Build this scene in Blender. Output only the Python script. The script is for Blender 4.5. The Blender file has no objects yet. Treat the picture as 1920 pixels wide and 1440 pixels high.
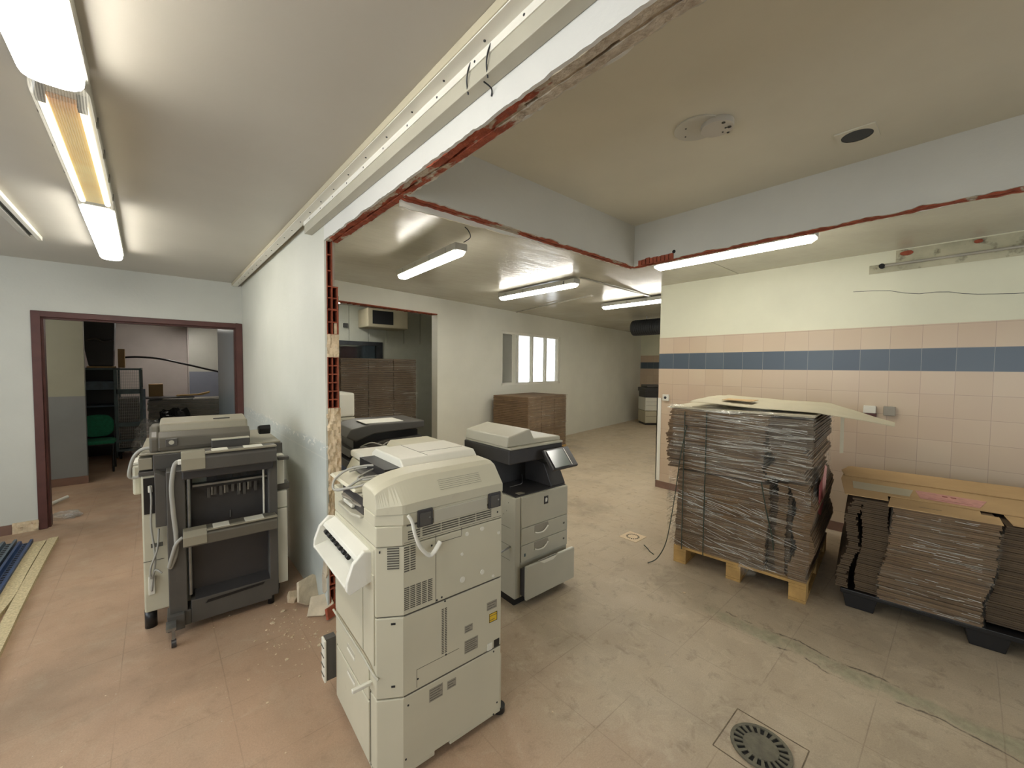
import bpy, bmesh, math, random
from mathutils import Vector, Matrix, noise
random.seed(7)
R = math.radians
C = bpy.context.scene.collection
S = bpy.context.scene

# ------------------------------------------------------------------ camera
cam_d = bpy.data.cameras.new('camera'); cam = bpy.data.objects.new('camera', cam_d); C.objects.link(cam)
cam_d.sensor_width = 36.0; cam_d.lens = 36.0*755/1920; cam_d.clip_start = .02
yaw, pitch, roll = R(41.5), R(2.35), R(0.5)
fw = Vector((math.sin(yaw)*math.cos(pitch), math.cos(yaw)*math.cos(pitch), -math.sin(pitch)))
r0 = Vector((math.cos(yaw), -math.sin(yaw), 0)); u0 = r0.cross(fw)
rr = r0*math.cos(roll) + u0*math.sin(roll); uu = -r0*math.sin(roll) + u0*math.cos(roll)
cam.matrix_world = Matrix(((rr.x, uu.x, -fw.x, 0), (rr.y, uu.y, -fw.y, 0), (rr.z, uu.z, -fw.z, 1.6), (0, 0, 0, 1)))
S.camera = cam
# ------------------------------------------------------------------ world, exposure
W = bpy.data.worlds.new('world'); S.world = W; W.use_nodes = True
W.node_tree.nodes['Background'].inputs[0].default_value = (.86, .93, 1, 1)
W.node_tree.nodes['Background'].inputs[1].default_value = 3.0
S.view_settings.view_transform = 'Standard'; S.view_settings.look = 'None'
S.view_settings.gamma = 1; S.view_settings.use_curve_mapping = False
S.view_settings.exposure = 0.72
TUBE = 18.0        # strength of the lit fluorescent diffusers
def portal(loc, rot, sx, sy):      # tells the sampler where the daylight comes in; gives no light of its own
    l = bpy.data.lights.new('window_portal', 'AREA'); l.shape = 'RECTANGLE'; l.size = sx; l.size_y = sy; l.cycles.is_portal = True
    o = bpy.data.objects.new('window_portal', l); C.objects.link(o); o.location = loc; o.rotation_euler = rot
portal((4.0, -3.3, 1.4), (R(90), 0, 0), 2.0, 1.8)
for a, b in ((-2.4, .6), (1.4, 4.4)): portal((-3.0, (a+b)/2, 1.5), (R(90), 0, R(-90)), b-a, 1.6)
portal((5.95, 6.2, 1.78), (R(-90), 0, R(8.7)), 2.0, 1.05)

# ------------------------------------------------------------------ materials
def lin(c):
    c = [v/255 for v in c]
    return tuple(v/12.92 if v <= .04045 else ((v+.055)/1.055)**2.4 for v in c) + (1,)
class NT:
    def __init__(s, name):
        s.m = bpy.data.materials.new(name); s.m.use_nodes = True; s.t = s.m.node_tree; s.n = s.t.nodes; s.l = s.t.links
        s.b = s.n['Principled BSDF']; s.out = s.n['Material Output']
    def add(s, kind, **kw):
        n = s.n.new(kind)
        for k, v in kw.items(): setattr(n, k, v)
        return n
    def set(s, n, k, v):
        if hasattr(v, 'is_output') or isinstance(v, bpy.types.NodeSocket): s.l.new(v, n.inputs[k])
        else: n.inputs[k].default_value = v
    def pos(s): return s.add('ShaderNodeNewGeometry').outputs['Position']
    def obj(s): return s.add('ShaderNodeTexCoord').outputs['Object']
    def map(s, v, sc=(1, 1, 1), rot=(0, 0, 0), loc=(0, 0, 0)):
        n = s.add('ShaderNodeMapping'); s.set(n, 'Vector', v); s.set(n, 'Scale', sc); s.set(n, 'Rotation', rot); s.set(n, 'Location', loc); return n.outputs[0]
    def noise(s, v, scale, detail=4, rough=.55, dist=0):
        n = s.add('ShaderNodeTexNoise'); s.set(n, 'Vector', v); s.set(n, 'Scale', scale); s.set(n, 'Detail', detail); s.set(n, 'Roughness', rough); s.set(n, 'Distortion', dist); return n.outputs['Fac']
    def ramp(s, f, a, b, ca=0, cb=1):
        n = s.add('ShaderNodeMapRange'); s.set(n, 'Value', f); s.set(n, 'From Min', a); s.set(n, 'From Max', b); s.set(n, 'To Min', ca); s.set(n, 'To Max', cb); return n.outputs[0]
    def math(s, op, a, b=0.0, c=None):
        n = s.add('ShaderNodeMath', operation=op); s.set(n, 0, a); s.set(n, 1, b)
        if c is not None: s.set(n, 2, c)
        return n.outputs[0]
    def mix(s, f, a, b, mode='MIX'):
        n = s.add('ShaderNodeMix', data_type='RGBA', blend_type=mode); s.set(n, 0, f); s.set(n, 6, a); s.set(n, 7, b); return n.outputs[2]
    def sep(s, v):
        n = s.add('ShaderNodeSeparateXYZ'); s.set(n, 0, v); return n.outputs
    def bump(s, h, st=.3, d=.01):
        n = s.add('ShaderNodeBump'); s.set(n, 'Height', h); s.set(n, 'Strength', st); s.set(n, 'Distance', d); s.l.new(n.outputs[0], s.b.inputs['Normal'])
    def fin(s, col=None, rough=.5, metal=0, spec=None):
        if col is not None: s.set(s.b, 'Base Color', col)
        s.set(s.b, 'Roughness', rough); s.set(s.b, 'Metallic', metal)
        if spec is not None: s.set(s.b, 'Specular IOR Level', spec)
        return s.m
def mat(name, col, rough=.5, metal=0, var=.12, scale=6, bump=0, bscale=60, spec=None, world=False, stain=None, st=(.62, .72)):
    t = NT(name); v = t.pos() if world else t.obj(); c = lin(col)
    dk = tuple(x*(1-var*1.6) for x in c[:3]) + (1,); lt = tuple(min(1, x*(1+var*.5)) for x in c[:3]) + (1,)
    k = t.mix(t.ramp(t.noise(v, scale, 6), .3, .7), dk, lt)
    if stain: k = t.mix(t.ramp(t.noise(v, scale*2.7, 5, .6), *st), k, lin(stain))
    if bump: t.bump(t.noise(v, bscale, 5), bump)
    return t.fin(k, rough, metal, spec)
def emit(name, col, st):
    t = NT(name); t.set(t.b, 'Base Color', lin((230, 230, 225))); t.set(t.b, 'Emission Color', lin(col)); t.set(t.b, 'Emission Strength', st); t.set(t.b, 'Roughness', .3)
    return t.m
M = {}
M['ceil_left'] = mat('painted_ceiling', (190, 186, 175), .42, var=.05, scale=1.2, bump=.12, bscale=9, world=True)
M['ceil_small'] = mat('matt_painted_ceiling', (212, 208, 190), .6, var=.05, scale=1.5, bump=.1, bscale=12, world=True)
def gloss_ceiling():
    t = NT('gloss_painted_ceiling'); p = t.pos()
    c = t.mix(t.ramp(t.noise(p, .8, 5), .3, .7), lin((176, 172, 156)), lin((200, 196, 180)))
    t.bump(t.noise(t.map(p, (1, 2.5, 1)), 3.2, 3), .10, .05)
    t.fin(c, .24); t.set(t.b, 'Specular IOR Level', .7); return t.m
M['ceil_far'] = gloss_ceiling()
def wall_left_m():
    t = NT('grey_green_wall_paint'); p = t.pos(); z = t.sep(p)[2]
    c = t.mix(t.ramp(t.noise(p, 1.3, 6), .3, .7), lin((198, 199, 186)), lin((210, 210, 198)))
    low = t.mix(t.ramp(t.noise(p, 3, 6), .3, .7), lin((184, 190, 184)), lin((200, 205, 197)))
    c = t.mix(t.ramp(t.math('ADD', z, t.math('MULTIPLY', t.noise(p, 3), .08)), 1.12, 1.15, 1, 0), c, low)
    # chipped plaster along a line at a bit over one metre
    y = t.math('ADD', z, t.math('MULTIPLY', t.noise(t.map(p, (1, 1, 0)), 3, 2), .12))
    band = t.math('MULTIPLY', t.ramp(y, 1.10, 1.13), t.ramp(y, 1.15, 1.19, 1, 0))
    chip = t.math('MULTIPLY', band, t.ramp(t.noise(t.map(p, (1, 7, 16)), 2.4, 5), .56, .6))
    line = t.math('MULTIPLY', t.ramp(z, 1.0, 1.004), t.ramp(z, 1.006, 1.01, 1, 0))
    c = t.mix(t.math('MULTIPLY', line, .5), c, lin((214, 214, 204)))
    c = t.mix(chip, c, lin((225, 224, 214)))
    t.bump(t.noise(p, 40, 4), .12); return t.fin(c, .45)
M['wall_left'] = wall_left_m()
M['wall_door'] = mat('pale_grey_wall_paint', (196, 197, 188), .5, var=.05, scale=1.5, bump=.12, bscale=40, world=True)
M['white_wall'] = mat('off_white_wall_paint', (220, 219, 206), .5, var=.05, scale=1.5, bump=.12, bscale=25, world=True)
M['beam'] = mat('white_beam_paint', (214, 214, 208), .5, var=.04, scale=2, bump=.15, bscale=30, world=True)
M['beam_small'] = mat('grey_beam_paint', (196, 194, 182), .55, var=.05, scale=2, bump=.15, bscale=30, world=True)
M['wall_right'] = mat('cream_wall_paint', (220, 219, 194), .55, var=.06, scale=1.2, bump=.15, bscale=20, world=True)
def tile_wall():
    t = NT('wall_tiles'); p = t.pos(); s = t.sep(p); y, z = s[1], s[2]
    def line(v, per, off, w):
        f = t.math('FRACT', t.math('DIVIDE', t.math('SUBTRACT', v, off), per))
        return t.math('ADD', t.math('LESS_THAN', f, w/per), t.math('GREATER_THAN', f, 1-w/per))
    g = t.math('MINIMUM', t.math('ADD', line(y, .2068, .067, .0016), line(z, .2, .0, .0016)), 1)
    inband = t.math('MULTIPLY', t.math('GREATER_THAN', z, 1.6), t.math('LESS_THAN', z, 1.8))
    cell = t.add('ShaderNodeTexWhiteNoise', noise_dimensions='2D')
    cb = t.add('ShaderNodeCombineXYZ')
    t.set(cb, 0, t.math('FLOOR', t.math('DIVIDE', t.math('SUBTRACT', y, .067), .2068))); t.set(cb, 1, t.math('FLOOR', t.math('DIVIDE', z, .2)))
    t.set(cell, 'Vector', cb.outputs[0])
    pink = t.mix(cell.outputs[0], lin((194, 173, 147)), lin((200, 181, 155)))
    pink = t.mix(t.ramp(t.noise(p, 1.5, 5), .45, .8, 0, .35), pink, lin((186, 156, 142)))
    blue = t.mix(cell.outputs[0], lin((70, 82, 94)), lin((80, 92, 102)))
    c = t.mix(inband, pink, blue)
    gc = t.mix(inband, lin((160, 138, 122)), lin((150, 150, 146)))
    c = t.mix(t.math('MULTIPLY', g, .8), c, gc)
    t.bump(t.math('SUBTRACT', 1, g), .25, .002)
    return t.fin(c, .32)
M['tiles'] = tile_wall()
def floor_m():
    t = NT('clay_floor_tiles'); p = t.pos(); s = t.sep(p); x, y = s[0], s[1]
    def line(v, per, off, w):
        f = t.math('FRACT', t.math('DIVIDE', t.math('SUBTRACT', v, off), per))
        return t.math('ADD', t.math('LESS_THAN', f, w/per), t.math('GREATER_THAN', f, 1-w/per))
    pw = t.add('ShaderNodeVectorMath', operation='ADD'); t.set(pw, 0, p)
    nz = t.add('ShaderNodeTexNoise'); t.set(nz, 'Vector', p); t.set(nz, 'Scale', 9.0)
    sc = t.add('ShaderNodeVectorMath', operation='SCALE'); t.set(sc, 0, nz.outputs['Color']); t.set(sc, 'Scale', .004); t.l.new(sc.outputs[0], pw.inputs[1])
    q = t.sep(pw.outputs[0])
    g = t.math('MINIMUM', t.math('ADD', line(q[0], .4, .235, .0022), line(q[1], .4, .238, .0022)), 1)
    g = t.math('MULTIPLY', g, t.ramp(t.noise(p, 2.2, 3), .38, .62, .1, 1))
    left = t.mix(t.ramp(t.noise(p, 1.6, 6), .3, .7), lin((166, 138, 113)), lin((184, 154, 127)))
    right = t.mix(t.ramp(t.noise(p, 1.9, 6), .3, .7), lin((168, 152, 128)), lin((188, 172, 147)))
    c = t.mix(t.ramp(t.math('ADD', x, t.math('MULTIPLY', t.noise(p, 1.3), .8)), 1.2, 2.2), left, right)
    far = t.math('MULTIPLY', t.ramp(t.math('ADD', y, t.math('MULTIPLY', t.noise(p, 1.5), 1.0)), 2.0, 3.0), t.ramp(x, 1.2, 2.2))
    c = t.mix(t.math('MULTIPLY', far, .7), c, lin((198, 182, 156)))  # paler tint stands in for the stronger light on the far floor
    dust = t.math('MULTIPLY', t.ramp(t.noise(p, 2.1, 8, .68, .6), .48, .72), t.ramp(x, .9, 2.0, .25, .75))
    c = t.mix(dust, c, lin((184, 170, 146)))
    grime = t.ramp(t.noise(t.map(p, (1, 1, 1), loc=(7, 3, 0)), 1.1, 7, .6), .52, .75, 0, .5)
    c = t.mix(grime, c, lin((112, 98, 82)))
    # cement patch with scratches
    px = t.math('ABSOLUTE', t.math('SUBTRACT', t.math('ADD', x, t.math('MULTIPLY', t.noise(p, 4, 6), .16)), 2.80))
    strip = t.math('MULTIPLY', t.ramp(px, .035, .075, 1, 0), t.math('MULTIPLY', t.ramp(y, -1.4, -.3), t.ramp(y, .9, 1.15, 1, 0)))
    c = t.mix(t.math('MULTIPLY', t.math('MULTIPLY', strip, .8), t.ramp(t.noise(p, 6, 6, .65), .35, .55, .3, 1)), c, t.mix(t.ramp(t.noise(p, 26, 5), .3, .7), lin((138, 137, 112)), lin((170, 165, 136))))
    edge = t.math('MULTIPLY', t.math('MULTIPLY', t.ramp(px, .06, .068), t.ramp(px, .07, .078, 1, 0)), t.math('MULTIPLY', t.math('LESS_THAN', y, 1.0), t.ramp(t.noise(p, 7, 4), .45, .55)))
    c = t.mix(edge, c, lin((84, 74, 62)))
    # scuffs, dried splashes and dirt of their own shape
    blot = t.math('MULTIPLY', t.ramp(t.noise(t.map(p, loc=(3, 9, 0)), 6.5, 9, .72, .8), .52, .66), t.ramp(x, .6, 1.8, .15, .55))
    c = t.mix(blot, c, lin((196, 182, 156)))
    mud = t.math('MULTIPLY', t.ramp(t.noise(t.map(p, loc=(11, 2, 0)), 9, 9, .75, .5), .54, .70), t.ramp(x, .6, 1.8, .30, .55))
    c = t.mix(mud, c, lin((118, 100, 80)))
    scr = t.math('MULTIPLY', t.ramp(t.noise(t.map(p, (2.2, 34, 1), rot=(0, 0, .9)), 1.2, 5, .6, .4), .66, .70), t.ramp(t.noise(p, 2.4, 3), .5, .62))
    c = t.mix(t.math('MULTIPLY', scr, .35), c, lin((206, 194, 170)))
    grain = t.ramp(t.noise(p, 160, 4, .7), .3, .7, .86, 1.1)
    c = t.mix(1.0, c, grain, 'MULTIPLY')
    specks = t.ramp(t.noise(p, 70, 2, .5), .74, .77)
    c = t.mix(t.math('MULTIPLY', specks, .5), c, lin((214, 204, 186)))
    c = t.mix(t.math('MULTIPLY', g, .36), c, lin((98, 76, 62)))
    h = t.math('ADD', t.math('MULTIPLY', t.noise(p, 130, 3), .35), t.math('MULTIPLY', g, -.8))
    t.bump(h, .35, .003)
    return t.fin(c, t.ramp(t.noise(p, 5, 5), .3, .7, .38, .62))
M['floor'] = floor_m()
def brick_m(dirn='y'):
    t = NT('broken_hollow_brick_' + dirn); p = t.pos(); s = t.sep(p)
    sx = (6, 2.2, 6) if dirn == 'y' else (2.2, 6, 6)
    c = t.mix(t.ramp(t.noise(p, 22, 5), .3, .7), lin((122, 58, 36)), lin((172, 86, 56)))
    mort = t.ramp(t.noise(t.map(p, sx), 1.15, 5, .6, .3), .5, .53)
    if dirn == 'x': mort = t.ramp(t.noise(t.map(p, sx), 1.1, 5, .6, .3), .60, .63)
    c = t.mix(mort, c, t.mix(t.ramp(t.noise(p, 40, 5), .3, .7), lin((158, 144, 124)), lin((196, 184, 162))))
    t.bump(t.noise(p, 55, 6), .8, .012)
    return t.fin(c, .85)
M['brick_y'] = brick_m('y'); M['brick_x'] = brick_m('x')
M['brick'] = mat('raw_hollow_brick', (158, 80, 54), .85, var=.25, scale=20, bump=.5, bscale=60, world=True)
M['mortar'] = mat('rough_mortar', (214, 194, 162), .9, var=.16, scale=14, bump=.9, bscale=35, world=True, stain=(140, 76, 50), st=(.66, .7))
M['plaster'] = mat('broken_plaster', (206, 192, 166), .9, var=.18, scale=9, bump=.8, bscale=40)
M['dark'] = mat('black_void', (14, 13, 13), .8, var=0)
M['maroon'] = mat('maroon_painted_steel', (86, 50, 44), .45, var=.15, scale=8)
M['batten'] = mat('grey_lamp_body', (176, 174, 164), .5, var=.06)
M['lit'] = emit('lit_fluorescent_diffuser', (255, 250, 240), TUBE)
M['litw'] = emit('lit_tube', (255, 252, 245), TUBE)
M['litf'] = emit('lit_far_room_diffuser', (255, 250, 240), TUBE*1.25)
M['lity'] = emit('dim_tube', (255, 240, 200), 1.6)
M['beige'] = mat('beige_copier_plastic', (196, 191, 168), .42, var=.04, scale=3, stain=(176, 166, 144), st=(.68, .9))
M['beige2'] = mat('pale_cream_plastic', (218, 215, 200), .4, var=.03, scale=3)
M['greige'] = mat('grey_beige_plastic', (182, 178, 160), .42, var=.05, scale=4)
M['seam'] = mat('seam_shadow_gap', (88, 84, 74), .7, var=0)
M['grey_plastic'] = mat('warm_grey_plastic', (146, 140, 126), .4, var=.06)
M['dgrey'] = mat('charcoal_plastic', (80, 77, 72), .42, var=.08)
M['ddgrey'] = mat('dark_charcoal_plastic', (58, 56, 56), .4, var=.1)
M['black'] = mat('black_plastic', (26, 25, 26), .35, var=.1)
M['steel'] = mat('galvanised_steel', (150, 150, 146), .35, .8, var=.15, scale=18)
M['dkmetal'] = mat('dark_metal', (60, 62, 64), .4, .6, var=.2, scale=10)
M['cable'] = mat('grey_cable', (158, 156, 146), .45, var=.05)
M['white'] = mat('white_plastic', (228, 226, 214), .4, var=.03)
M['yellow'] = mat('yellow_label', (214, 178, 40), .5, var=.03)
M['label'] = mat('grey_printed_label', (148, 142, 126), .5, var=.1, scale=60)
M['feeder_top'] = mat('grey_beige_feeder_lid', (144, 138, 120), .4, var=.06)
M['feeder_side'] = mat('warm_dark_grey_plastic', (96, 91, 80), .42, var=.06)
M['screen'] = mat('grey_touch_screen', (116, 124, 118), .15, var=.03)
M['wood'] = mat('pallet_wood', (196, 158, 96), .75, var=.22, scale=9, bump=.3)
def cardboard(name, c1, c2, streak=90):
    t = NT(name); p = t.obj()
    s = t.noise(t.map(p, (.6, .6, streak)), 1.0, 3, .6)
    c = t.mix(t.ramp(s, .32, .68), lin(c1), lin(c2))
    c = t.mix(t.ramp(t.noise(p, 5, 5), .45, .75, 0, .5), c, lin(tuple(int(v*.8) for v in c1)))
    t.bump(s, .6, .01); return t.fin(c, .8)
M['card'] = cardboard('stacked_cardboard_edges', (96, 76, 54), (140, 114, 84))
M['card_dark'] = cardboard('stacked_dark_cardboard_edges', (80, 66, 50), (108, 90, 68))
M['card_top'] = mat('flat_brown_cardboard', (190, 158, 112), .75, var=.1, scale=3, bump=.15)
M['kraft'] = mat('pale_kraft_board', (186, 178, 152), .7, var=.06, scale=3, bump=.1)
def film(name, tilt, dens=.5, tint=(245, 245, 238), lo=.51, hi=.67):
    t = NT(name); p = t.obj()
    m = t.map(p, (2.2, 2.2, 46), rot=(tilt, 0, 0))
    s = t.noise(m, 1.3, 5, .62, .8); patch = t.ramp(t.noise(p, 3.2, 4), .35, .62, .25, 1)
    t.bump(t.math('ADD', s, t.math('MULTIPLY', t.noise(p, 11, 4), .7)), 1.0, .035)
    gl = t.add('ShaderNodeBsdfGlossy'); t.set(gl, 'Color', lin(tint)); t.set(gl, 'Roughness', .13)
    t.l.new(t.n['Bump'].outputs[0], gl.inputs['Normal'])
    glint = t.add('ShaderNodeBsdfDiffuse'); t.set(glint, 'Color', lin((226, 224, 214)))  # whitish diffuse streaks stand in for lamp highlights on the film
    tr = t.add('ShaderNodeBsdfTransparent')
    m1 = t.add('ShaderNodeMixShader'); t.set(m1, 0, .42); t.l.new(gl.outputs[0], m1.inputs[1]); t.l.new(glint.outputs[0], m1.inputs[2])
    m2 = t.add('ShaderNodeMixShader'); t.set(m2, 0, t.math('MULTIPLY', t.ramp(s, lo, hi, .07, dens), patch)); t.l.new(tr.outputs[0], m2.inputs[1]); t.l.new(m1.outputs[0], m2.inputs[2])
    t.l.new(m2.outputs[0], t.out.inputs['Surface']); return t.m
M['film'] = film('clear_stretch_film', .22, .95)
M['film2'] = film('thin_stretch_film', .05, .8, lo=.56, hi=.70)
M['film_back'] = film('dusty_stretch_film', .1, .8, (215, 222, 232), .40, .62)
M['strap'] = mat('dark_green_strap', (46, 58, 44), .5, var=.1)
M['pink'] = mat('pink_printed_sheet', (206, 150, 140), .6, var=.15, scale=20)
M['redprint'] = mat('red_printed_sheet', (150, 70, 66), .6, var=.3, scale=14)
M['green'] = mat('green_chair_fabric', (22, 108, 76), .8, var=.12, scale=30)
M['cage'] = mat('blue_grey_cage_steel', (96, 110, 112), .5, .4, var=.2)
M['duct'] = mat('dark_spiral_duct', (62, 64, 66), .45, .5, var=.2, scale=5)
M['blue'] = mat('dark_blue_painted_steel', (52, 76, 118), .45, .2, var=.25, scale=12, stain=(140, 140, 130), st=(.66, .8))
M['bluegrey'] = mat('blue_grey_painted_steel', (96, 110, 122), .5, .2, var=.2, scale=12)
M['chip'] = mat('particle_board', (206, 190, 150), .85, var=.25, scale=70, bump=.3, bscale=120)
M['pipe'] = mat('painted_steel_pipe', (176, 172, 158), .4, .2, var=.15, scale=8)
M['castiron'] = mat('cast_iron_drain', (112, 108, 92), .6, .3, var=.2, scale=30, bump=.3)
M['cream_drain'] = mat('cream_drain_tile', (220, 200, 166), .5, var=.06, scale=20)
M['skirt'] = mat('brown_skirting_tile', (128, 98, 84), .5, var=.1, world=True)
M['pinkwall'] = mat('pinkish_far_wall', (214, 204, 200), .6, var=.08, scale=1.5, world=True)
def dado(name, lo, hi, h):
    t = NT(name); p = t.pos(); z = t.sep(p)[2]
    a = t.mix(t.ramp(t.noise(p, 2, 5), .3, .7), lin(lo), lin(tuple(v-10 for v in lo)))
    b = t.mix(t.ramp(t.noise(p, 2, 5), .3, .7), lin(hi), lin(tuple(v-10 for v in hi)))
    return t.fin(t.mix(t.math('GREATER_THAN', z, h), a, b), .45)
M['dado'] = dado('two_tone_wall_paint', (140, 142, 142), (170, 168, 150), 1.17)
M['dado2'] = dado('two_tone_far_wall_paint', (146, 150, 166), (206, 204, 196), 1.44)
M['strip'] = mat('blue_grey_gloss_wall', (134, 144, 150), .3, var=.06, scale=2, world=True)
M['panelw'] = mat('ribbed_metal_wall', (188, 190, 176), .4, var=.05, world=True)
def glass():
    t = NT('window_glass'); t.set(t.b, 'Base Color', (1, 1, 1, 1)); t.set(t.b, 'Roughness', .35); t.set(t.b, 'Transmission Weight', 1); t.set(t.b, 'IOR', 1.05); return t.m
M['glass'] = glass()
def clear(name):
    """clear ribbed cover; its own emission stands in for scattered tube light"""
    t = NT(name); gl = t.add('ShaderNodeBsdfGlossy'); t.set(gl, 'Roughness', .15); tr = t.add('ShaderNodeBsdfTransparent')
    x = t.sep(t.obj())[0]; rib = t.math('PINGPONG', x, .0035); rib = t.ramp(rib, 0, .0035, .22, .72)
    side = t.ramp(t.math('ABSOLUTE', x), .045, .06, .35, 1)
    em = t.add('ShaderNodeEmission'); t.set(em, 'Color', lin((255, 246, 222))); t.set(em, 'Strength', .62)
    m = t.add('ShaderNodeMixShader'); t.set(m, 0, .12); t.l.new(tr.outputs[0], m.inputs[1]); t.l.new(gl.outputs[0], m.inputs[2])
    m2 = t.add('ShaderNodeMixShader'); t.set(m2, 0, t.math('MULTIPLY', rib, side)); t.l.new(m.outputs[0], m2.inputs[1]); t.l.new(em.outputs[0], m2.inputs[2])
    t.l.new(m2.outputs[0], t.out.inputs['Surface']); return t.m
M['diff_clear'] = clear('clear_ribbed_diffuser')
def yref():
    t = NT('yellowed_reflector'); p = t.obj(); y = t.math('ADD', t.sep(p)[1], t.math('MULTIPLY', t.noise(p, 14, 4), .12))
    c = t.mix(t.ramp(t.noise(p, 5, 4), .35, .7), lin((240, 218, 140)), lin((234, 196, 104)))
    c = t.mix(t.ramp(y, -.50, -.38, .9, 0), c, lin((176, 92, 36)))
    return t.fin(t.mix(t.ramp(y, -.40, .1, .45, 0), c, lin((222, 160, 76))), .5)
M['yrefl'] = yref()

# ------------------------------------------------------------------ mesh builder
class MB:
    def __init__(s): s.v = []; s.f = []; s.mi = []; s.sm = []
    def face(s, pts, m=0, sm=False):
        b = len(s.v); s.v += [tuple(p) for p in pts]; s.f.append(tuple(range(b, b+len(pts)))); s.mi.append(m); s.sm.append(sm)
    def raw(s, vs, fs, m=0, sm=False):
        b = len(s.v); s.v += [tuple(p) for p in vs]
        for f in fs: s.f.append(tuple(b+i for i in f)); s.mi.append(m); s.sm.append(sm)
    def box(s, x0, x1, y0, y1, z0, z1, m=0):
        if x0 > x1: x0, x1 = x1, x0
        if y0 > y1: y0, y1 = y1, y0
        if z0 > z1: z0, z1 = z1, z0
        vs = [(x, y, z) for z in (z0, z1) for y in (y0, y1) for x in (x0, x1)]
        s.raw(vs, [(0, 2, 3, 1), (4, 5, 7, 6), (0, 1, 5, 4), (1, 3, 7, 5), (3, 2, 6, 7), (2, 0, 4, 6)], m); return s
    def prism(s, pts, axis, a, b, m=0, sm=False):
        # pts: 2-D outline; axis 'x' -> (y,z), 'y' -> (x,z), 'z' -> (x,y)
        def P(p, t): return {'x': (t, p[0], p[1]), 'y': (p[0], t, p[1]), 'z': (p[0], p[1], t)}[axis]
        n = len(pts); ar = sum(pts[i][0]*pts[(i+1) % n][1]-pts[(i+1) % n][0]*pts[i][1] for i in range(n))
        if (ar < 0) != (axis == 'y'): pts = pts[::-1]
        if a > b: a, b = b, a
        vs = [P(p, a) for p in pts] + [P(p, b) for p in pts]
        fs = [tuple(range(n))[::-1], tuple(range(n, 2*n))]
        s.raw(vs, fs, m); s.raw(vs, [(i, (i+1) % n, n+(i+1) % n, n+i) for i in range(n)], m, sm); return s
    def cyl(s, a, b, r, n=16, r2=None, m=0, cap=True):
        a, b = Vector(a), Vector(b); d = (b-a).normalized(); r2 = r if r2 is None else r2
        u = d.orthogonal().normalized(); w = d.cross(u)
        vs = [a+(u*math.cos(2*math.pi*i/n)+w*math.sin(2*math.pi*i/n))*r for i in range(n)] + [b+(u*math.cos(2*math.pi*i/n)+w*math.sin(2*math.pi*i/n))*r2 for i in range(n)]
        s.raw(vs, [(i, (i+1) % n, n+(i+1) % n, n+i) for i in range(n)], m, True)
        if cap: s.raw(vs, [tuple(range(n))[::-1], tuple(range(n, 2*n))], m)
        return s
    def tube(s, pts, r, n=8, m=0, flat=1.0):
        pts = [Vector(p) for p in pts]; rings = []
        u = None
        for i, p in enumerate(pts):
            d = (pts[min(i+1, len(pts)-1)]-pts[max(i-1, 0)]).normalized()
            u = d.orthogonal().normalized() if u is None else (u-d*u.dot(d)).normalized()
            w = d.cross(u)
            rings.append([p+u*math.cos(2*math.pi*k/n)*r+w*math.sin(2*math.pi*k/n)*r*flat for k in range(n)])
        vs = [v for q in rings for v in q]
        fs = [(i*n+k, i*n+(k+1) % n, (i+1)*n+(k+1) % n, (i+1)*n+k) for i in range(len(pts)-1) for k in range(n)]
        s.raw(vs, fs, m, True); s.raw(vs, [tuple(range(n))[::-1], tuple((len(pts)-1)*n+k for k in range(n))], m); return s
    def each(s, name, mats, parent=None, bevel=0):
        """one object for every connected piece"""
        key = [tuple(round(c, 5) for c in v) for v in s.v]; par = {}
        def find(k):
            while par.setdefault(k, k) != k: par[k] = par[par[k]]; k = par[k]
            return k
        for f in s.f:
            a = find(key[f[0]])
            for i in f[1:]: par[find(key[i])] = a
        groups = {}
        for j, f in enumerate(s.f): groups.setdefault(find(key[f[0]]), []).append(j)
        out = []
        for g in groups.values():
            q = MB()
            for j in g: q.face([s.v[i] for i in s.f[j]], s.mi[j], s.sm[j])
            bmq = q; out.append(bmq.build(name, mats, parent, bevel, weld=True))
        return out
    def curve(s, pts, r, n=8, m=0, seg=8, flat=1.0):
        return s.tube(spline(pts, seg), r, n, m, flat)
    def build(s, name, mats, parent=None, bevel=0, seg=2, loc=None, weld=False):
        me = bpy.data.meshes.new(name); me.from_pydata(s.v, [], s.f)
        if not isinstance(mats, (list, tuple)): mats = [mats]
        for q in mats: me.materials.append(M[q])
        me.polygons.foreach_set('material_index', s.mi); me.polygons.foreach_set('use_smooth', s.sm); me.update()
        o = bpy.data.objects.new(name, me); C.objects.link(o)
        if parent is not None: o.parent = parent
        if loc: o.location = loc
        if bevel or weld:
            bm = bmesh.new(); bm.from_mesh(me); bmesh.ops.remove_doubles(bm, verts=bm.verts, dist=1e-5); bm.to_mesh(me); bm.free()
        if bevel:
            b = o.modifiers.new('bevel', 'BEVEL'); b.width = bevel; b.segments = seg; b.limit_method = 'ANGLE'; b.angle_limit = R(40); b.harden_normals = False
        return o
def spline(pts, seg=8):
    P = [Vector(p) for p in pts]; out = []
    for i in range(len(P)-1):
        a, b, c, d = P[max(i-1, 0)], P[i], P[i+1], P[min(i+2, len(P)-1)]
        for k in range(seg):
            t = k/seg; out.append(.5*((2*b)+(c-a)*t+(2*a-5*b+4*c-d)*t*t+(3*b-a-3*c+d)*t**3))
    out.append(P[-1]); return out
def bx(*a): return MB().box(*a)
def thing(name, label, cat, loc=(0, 0, 0), rz=0, group=None):
    o = bpy.data.objects.new(name, None); C.objects.link(o); o.location = loc; o.rotation_euler = (0, 0, rz); o.empty_display_size = .1
    o['label'] = label; o['category'] = cat
    if group: o['group'] = group
    return o
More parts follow.
